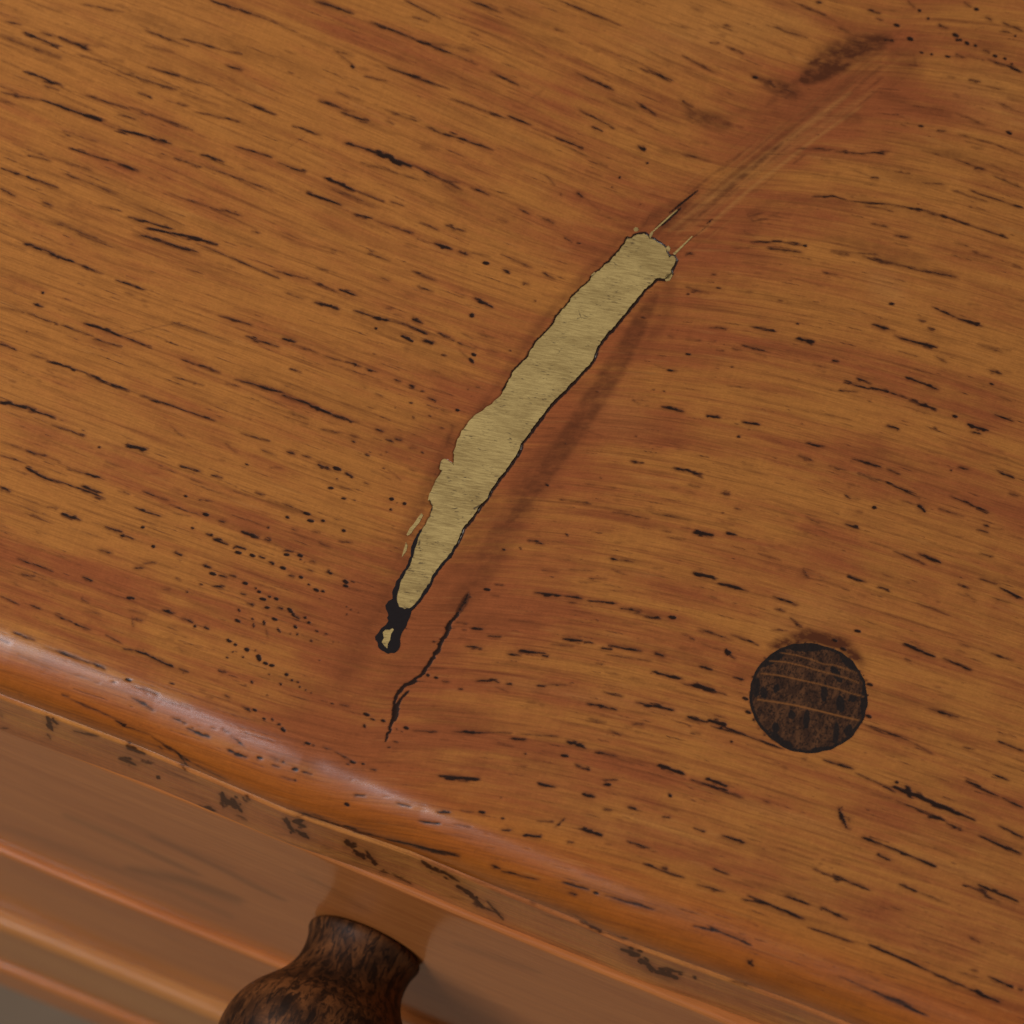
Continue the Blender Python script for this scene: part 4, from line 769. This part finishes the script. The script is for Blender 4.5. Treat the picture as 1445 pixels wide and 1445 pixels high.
frag = [C4([(390,512),(402,522),(380,565),(350,600),(330,630),(312,642),(304,636),(322,600),(345,575),(372,535)]),
        C4([(300,680),(310,700),(304,730),(290,750),(276,770),(284,735),(294,705)]),
        C4([(182,1190),(205,1192),(222,1182),(230,1190),(214,1215),(208,1250),(196,1270),(192,1298),(176,1285),(160,1262),(172,1240),(166,1205)]),
        C4([(452,375),(456,382),(440,432),(428,440),(436,400)]),
        C5([(800,95),(812,84),(826,88),(832,102),(818,110),(806,108)]),
        C5([(893,140),(896,120),(912,106),(916,118),(905,140),(900,150)]),
        C5([(914,105),(1012,14),(1055,-20),(1058,-16),(1016,22),(918,112)]),
        C5([(990,205),(1004,190),(1016,205),(1012,225),(998,222)]),
        C5([(1030,236),(1044,228),(1052,238),(1042,246)]),
        C5([(1040,230),(1142,134),(1146,138),(1050,238)]),
        C5([(985,388),(1010,384),(1026,352),(1028,368),(1012,396),(990,400)]),
        C5([(550,368),(572,348),(580,352),(568,364)])]
for f in frag: slab("filler_fragment", f, M_FILL, tabletop, .05, .4)

# dowel plug, a dense disc with its own end-grain marks
pst = np.zeros((N, N)); pra = np.zeros((N, N))
def CO(t): return [(a/4.8167+1000, b/4.8167+850) for a, b in t]
for ln, wv in (([(490,342),(600,360),(700,388),(780,420),(850,425),(940,455),(1015,482)], 1.0), ([(415,398),(520,405),(640,432),(740,462),(850,490),(950,520),(1020,548)], 1.2),
           ([(355,483),(470,495),(590,520),(740,553),(880,590),(980,622),(1055,640)], 1.3), ([(330,660),(460,678),(600,702),(740,735),(900,775),(1030,804)], 1.9)):
    paint(pra, CO(ln), wv, 1.0, .9, False)
for e in [(560,740,570,790,50),(670,735,660,850,45),(790,560,780,670,45),(890,640,900,740,60),(960,660,1000,640,60),(870,820,860,960,40),(960,840,940,900,60),(470,560,450,610,40),(370,580,380,650,50),(450,820,460,880,50),(500,960,560,980,60),
          (360,430,430,370,60),(560,310,800,300,60),(900,360,1000,470,50),(330,520,320,640,50),(1050,600,1050,780,36),(420,880,520,960,36),(700,1000,860,990,30),(840,440,900,540,50),(520,330,400,420,50)]:
    paint(pst, CO([(e[0], e[1]), (e[2], e[3])]), e[4]/4.8, 1.0, 3)
rr = np.linspace(0, 1, 60); aa = np.linspace(0, 2*math.pi, 221)[:-1]
Rp = np.array([9.92+rag(a, 1.0)*1.1+.03*math.sin(29*a)+.04*math.sin(17*a+2) for a in aa])
PX = PC[0]+rr[:, None]*(Rp*np.cos(aa))[None]; PY = PC[1]+rr[:, None]*(Rp*np.sin(aa))[None]*.985
PZ = bumpz(PX, PY)+.0
rimd = smooth(.90, .99, rr)[:, None]*np.ones_like(PX)
PX = np.vstack([PX, PX[-1], PX[-1]]); PY = np.vstack([PY, PY[-1], PY[-1]]); PZ = np.vstack([PZ+.012, PZ[-1]+.012, PZ[-1]-.9]); rimd = np.vstack([rimd, rimd[-1], rimd[-1]])
qx, qy = proj(PX, PY, PZ); na = len(aa)
ii = np.arange(len(PX)-1)[:, None]*na+np.arange(na)[None]; jj = np.arange(len(PX)-1)[:, None]*na+((np.arange(na)+1) % na)[None]
pf = np.delete(np.stack([ii, ii+na, jj+na, jj], -1), len(rr)-1, 0).reshape(-1, 4)
link("dowel_plug", np.stack([PX, PY, PZ], -1).reshape(-1, 3), pf, M_PLUG, tabletop, True,
     dict(pore=np.zeros(PX.size), stain=np.maximum(sample(pst, qx, qy), rimd).ravel(), lite=(sample(pra, qx, qy)*(1-rimd)).ravel()))

# ------------------------------------------------------------------ edging strip under the nosing
xs2 = np.concatenate([np.linspace(XL, -134, 16)[:-1], np.arange(-134, 126, .4), np.linspace(126, XR, 14)])
f2 = front(xs2); zb = np.interp(xs2, ZX, ZY); wob = .18*np.sin(xs2/9)+.1*np.sin(xs2/3.1+1)
prof = []
prof.append((f2+20, np.full_like(f2, -10.1))); prof.append((f2+.9, np.full_like(f2, -10.1)+.1*wob))
for a in np.linspace(0, math.pi/2, 7): prof.append((f2-.35+.9*(1-math.sin(a))*1.0, -10.15-.9*(1-math.cos(a))+.3*wob))
for t in np.linspace(0, 1, 48)[1:]: prof.append((f2-.35+.15*math.sin(t*3.14), -11.05+(zb+1.1+11.05)*t+.3*wob))
for a in np.linspace(0, math.pi/2, 7)[1:]: prof.append((f2-.35+1.0*(1-math.cos(a)), zb+1.1-1.1*math.sin(a)+.5*wob))
prof.append((f2+12, zb-.1)); 
Y2 = np.array([p[0] for p in prof]); Z2 = np.array([p[1] for p in prof]); X2 = np.tile(xs2, (len(prof), 1))
qx, qy = proj(X2, Y2, Z2); gs2, gt2 = X2, (Z2*.55+Y2*.3)
link("edging_strip", np.stack([X2, Y2, Z2], -1).reshape(-1, 3), grid_faces(*X2.shape)[:, ::-1], M_EDGE, cab, True,
     dict(gc=np.stack([gs2, gt2*1.0+40, 0*gs2], -1).reshape(-1, 3), pore=sample(pore, qx, qy).ravel(), stain=sample(stain, qx, qy).ravel(), red=(.62+0*X2).ravel(), lite=(.3+0*X2).ravel()))

# ------------------------------------------------------------------ front of the cabinet
def zat(px_, py_, y): return float(ony(px_, py_, y)[2])
def extrude_profile(name, prof, x0, x1, mat, parent, step=1.5, sfield=None):
    xs_ = np.arange(x0, x1+step, step); xs_[-1] = x1
    A = np.array(prof, float)
    Xg = np.tile(xs_, (len(A), 1)); Yg = np.tile(A[:, :1], (1, len(xs_))); Zg = np.tile(A[:, 1:2], (1, len(xs_)))
    Yg = Yg+.12*np.sin(Xg/13+A[0, 1]); Zg = Zg+.10*np.sin(Xg/19+A[0, 1])
    qx, qy = proj(Xg, Yg, Zg)
    st = sample(sfield, qx, qy) if sfield is not None else 0*Xg
    faces = [tuple(f) for f in grid_faces(*Xg.shape)[:, ::-1].tolist()]
    n, k = len(A), len(xs_)
    faces.append(tuple(i*k for i in range(n))); faces.append(tuple(i*k+k-1 for i in range(n))[::-1])
    return link(name, np.stack([Xg, Yg, Zg], -1).reshape(-1, 3), faces, mat, parent, False if False else True,
                dict(gc=np.stack([Xg, Zg+Yg*.5+A[0, 1]*3, 0*Xg], -1).reshape(-1, 3), stain=st.ravel()))
def rounded(y0, yf, zt, zb, rt, rb, n=6, mid=10):
    """cross-section: back top, rounded front top, face, rounded front bottom, back bottom"""
    p = [(y0, zt)]
    p += [(yf+rt*(1-math.sin(a)), zt-rt*(1-math.cos(a))) for a in np.linspace(0, math.pi/2, n)]
    p += [(yf, zt-rt+(zb+rb-zt+rt)*t) for t in np.linspace(0, 1, mid)[1:-1]]
    p += [(yf+rb*(1-math.cos(a)), zb+rb-rb*math.sin(a)) for a in np.linspace(0, math.pi/2, n)]
    p.append((y0, zb)); return p
fstain = np.zeros((N, N))
for e in ["210 1178 290 1215 345 1243 400 1270 4 .7 5", "90 1150 190 1192 280 1235 5 .6 6", "180 1225 260 1243 340 1272 10 .7 9", "0 1166 120 1205 6 .3 6", "60 1190 160 1225 250 1260 6 .35 6", "230 1250 330 1295 5 .4 5",
          "420 1230 520 1285 6 .3 5", "640 1330 760 1372 5 .35 5", "150 1150 330 1225 4 .3 4"]:
    v = [float(q) for q in e.split()]; pts = [(v[i], v[i+1]) for i in range(0, len(v)-3, 2)]
    paint(fstain, pts, v[-3], v[-2], v[-1])
YF = -61.0
z3 = (zat(0, 1195, YF-1.4)+zat(190, 1280, YF-1.4)+zat(380, 1365, YF-1.4))/3
z4 = (zat(0, 1298, YF-3)+zat(130, 1365, YF-3))/2
z5 = zat(100, 1408, YF-4.8)
print('Z', z3, z4, z5)
dr_r = float(ony(1122, 1428, YF)[0]); dr_l = -240.0
drawer = extrude_profile("drawer_front", rounded(-36, YF, -28.6, z3, .9, .6, 6, 60), dr_l, dr_r-2.2, M_FRONT, cab, 1.2, fstain)
bead = extrude_profile("drawer_bead", rounded(-50, YF-1.6, z3-.15, z3-12, .9, 1.4, 8, 6), dr_l, dr_r-2.2, M_FRONT, drawer, 1.5, fstain)
for a_side, b_side in ((XL+8, dr_l-.8), (dr_r+.6, XR-8)):
    extrude_profile("stile", rounded(-36, YF-.2, -28.6, z3-12.5, 1.2, 1.2, 5, 20), a_side, b_side, M_FRONT, cab, 1.5, fstain)
extrude_profile("drawer_rail", rounded(-36, YF-.2, z3-12.8, z4, .6, .6, 4, 8), XL+8, XR-8, M_FRONT, cab, 2.0)
extrude_profile("base_moulding", rounded(-36, YF-3.6, z4-.2, z5, 2.2, 2.0, 8, 10), XL+4, XR-4, M_RAIL, cab, 2.0)
extrude_profile('plinth', rounded(-36, YF-4.8, z5-.2, z5-14, 1.6, 1.4, 8, 6), XL+4, XR-4, M_FRONT, cab, 2.0)
def box(name, x0, x1, y0, y1, z0, z1, mat, parent, bev=1.5):
    bm = bmesh.new(); bmesh.ops.create_cube(bm, size=1)
    for v in bm.verts:
        v.co = Vector(((x0+x1)/2+v.co.x*(x1-x0), (y0+y1)/2+v.co.y*(y1-y0), (z0+z1)/2+v.co.z*(z1-z0)))*MM
    bmesh.ops.bevel(bm, geom=bm.edges[:], offset=bev*MM, segments=3, affect='EDGES', profile=.5)
    d = bpy.data.meshes.new(name); bm.to_mesh(d); bm.free()
    co = np.empty(len(d.vertices)*3, np.float32); d.vertices.foreach_get('co', co)
    d.attributes.new('gc', 'FLOAT_VECTOR', 'POINT').data.foreach_set('vector', co/MM)
    d.attributes.new('stain', 'FLOAT', 'POINT')
    d.materials.append(mat); o = bpy.data.objects.new(name, d); COL.objects.link(o); o.parent = parent; return o
box("side_panel", XL+9, XL+27, -35, YB-8, z5+3, -10.2, M_FRONT, cab)
box("side_panel", XR-27, XR-9, -35, YB-8, z5+3, -10.2, M_FRONT, cab)
box("back_panel", XL+27.5, XR-27.5, YB-20, YB-10, z5+3, -10.2, M_FRONT, cab)
for lx in (XL+12, XR-57):
    for ly in (-34, YB-55): box("leg", lx, lx+45, ly, ly+45, -449, z5-10, M_RAIL, cab, 3)

# turned knob
kc = ony(518, 1328, YF)
prof = [(0, 0), (0, 9.8), (.6, 10.6), (1.6, 10.7), (3, 10.1), (5, 9.8), (7, 9.9), (9, 10.4), (11, 11.5), (13, 13.2), (15, 15.0), (17.5, 16.6), (20.5, 17.6), (24, 18.0), (27.5, 17.4), (31, 15.6), (34, 12.4), (36, 9), (37, 4.5), (37.3, 0.01)]
pr = np.array(prof); tt = np.linspace(0, len(pr)-1, 90); Lk = np.interp(tt, range(len(pr)), pr[:, 0]); Rk = np.interp(tt, range(len(pr)), pr[:, 1])
for _ in range(3):
    Lk[3:-3] = (Lk[2:-4]+Lk[3:-3]*2+Lk[4:-2])/4; Rk[3:-3] = (Rk[2:-4]+Rk[3:-3]*2+Rk[4:-2])/4
ka = np.linspace(0, 2*math.pi, 97)[:-1]; nk = 96
KX = Rk[:, None]*np.cos(ka)[None]; KZ = Rk[:, None]*np.sin(ka)[None]; KY = -Lk[:, None]+0*KX
ii = np.arange(len(Lk)-1)[:, None]*nk+np.arange(nk)[None]; jj = np.arange(len(Lk)-1)[:, None]*nk+((np.arange(nk)+1) % nk)[None]
kn = link("knob", np.stack([KX, KY, KZ], -1).reshape(-1, 3), np.stack([ii, ii+nk, jj+nk, jj], -1).reshape(-1, 4)[:, ::-1], M_KNOB, drawer, True)
kn.location = (kc[0]*MM, (YF-.02)*MM, kc[2]*MM)

# ------------------------------------------------------------------ floor
fl = link("floor", [(-3000, -3000, -450), (3000, -3000, -450), (3000, 3000, -450), (-3000, 3000, -450)], [(0, 1, 2, 3)], M_FLOOR)
fl['kind'] = 'structure'; fl['label'] = "dull grey-brown floor far below the cabinet"
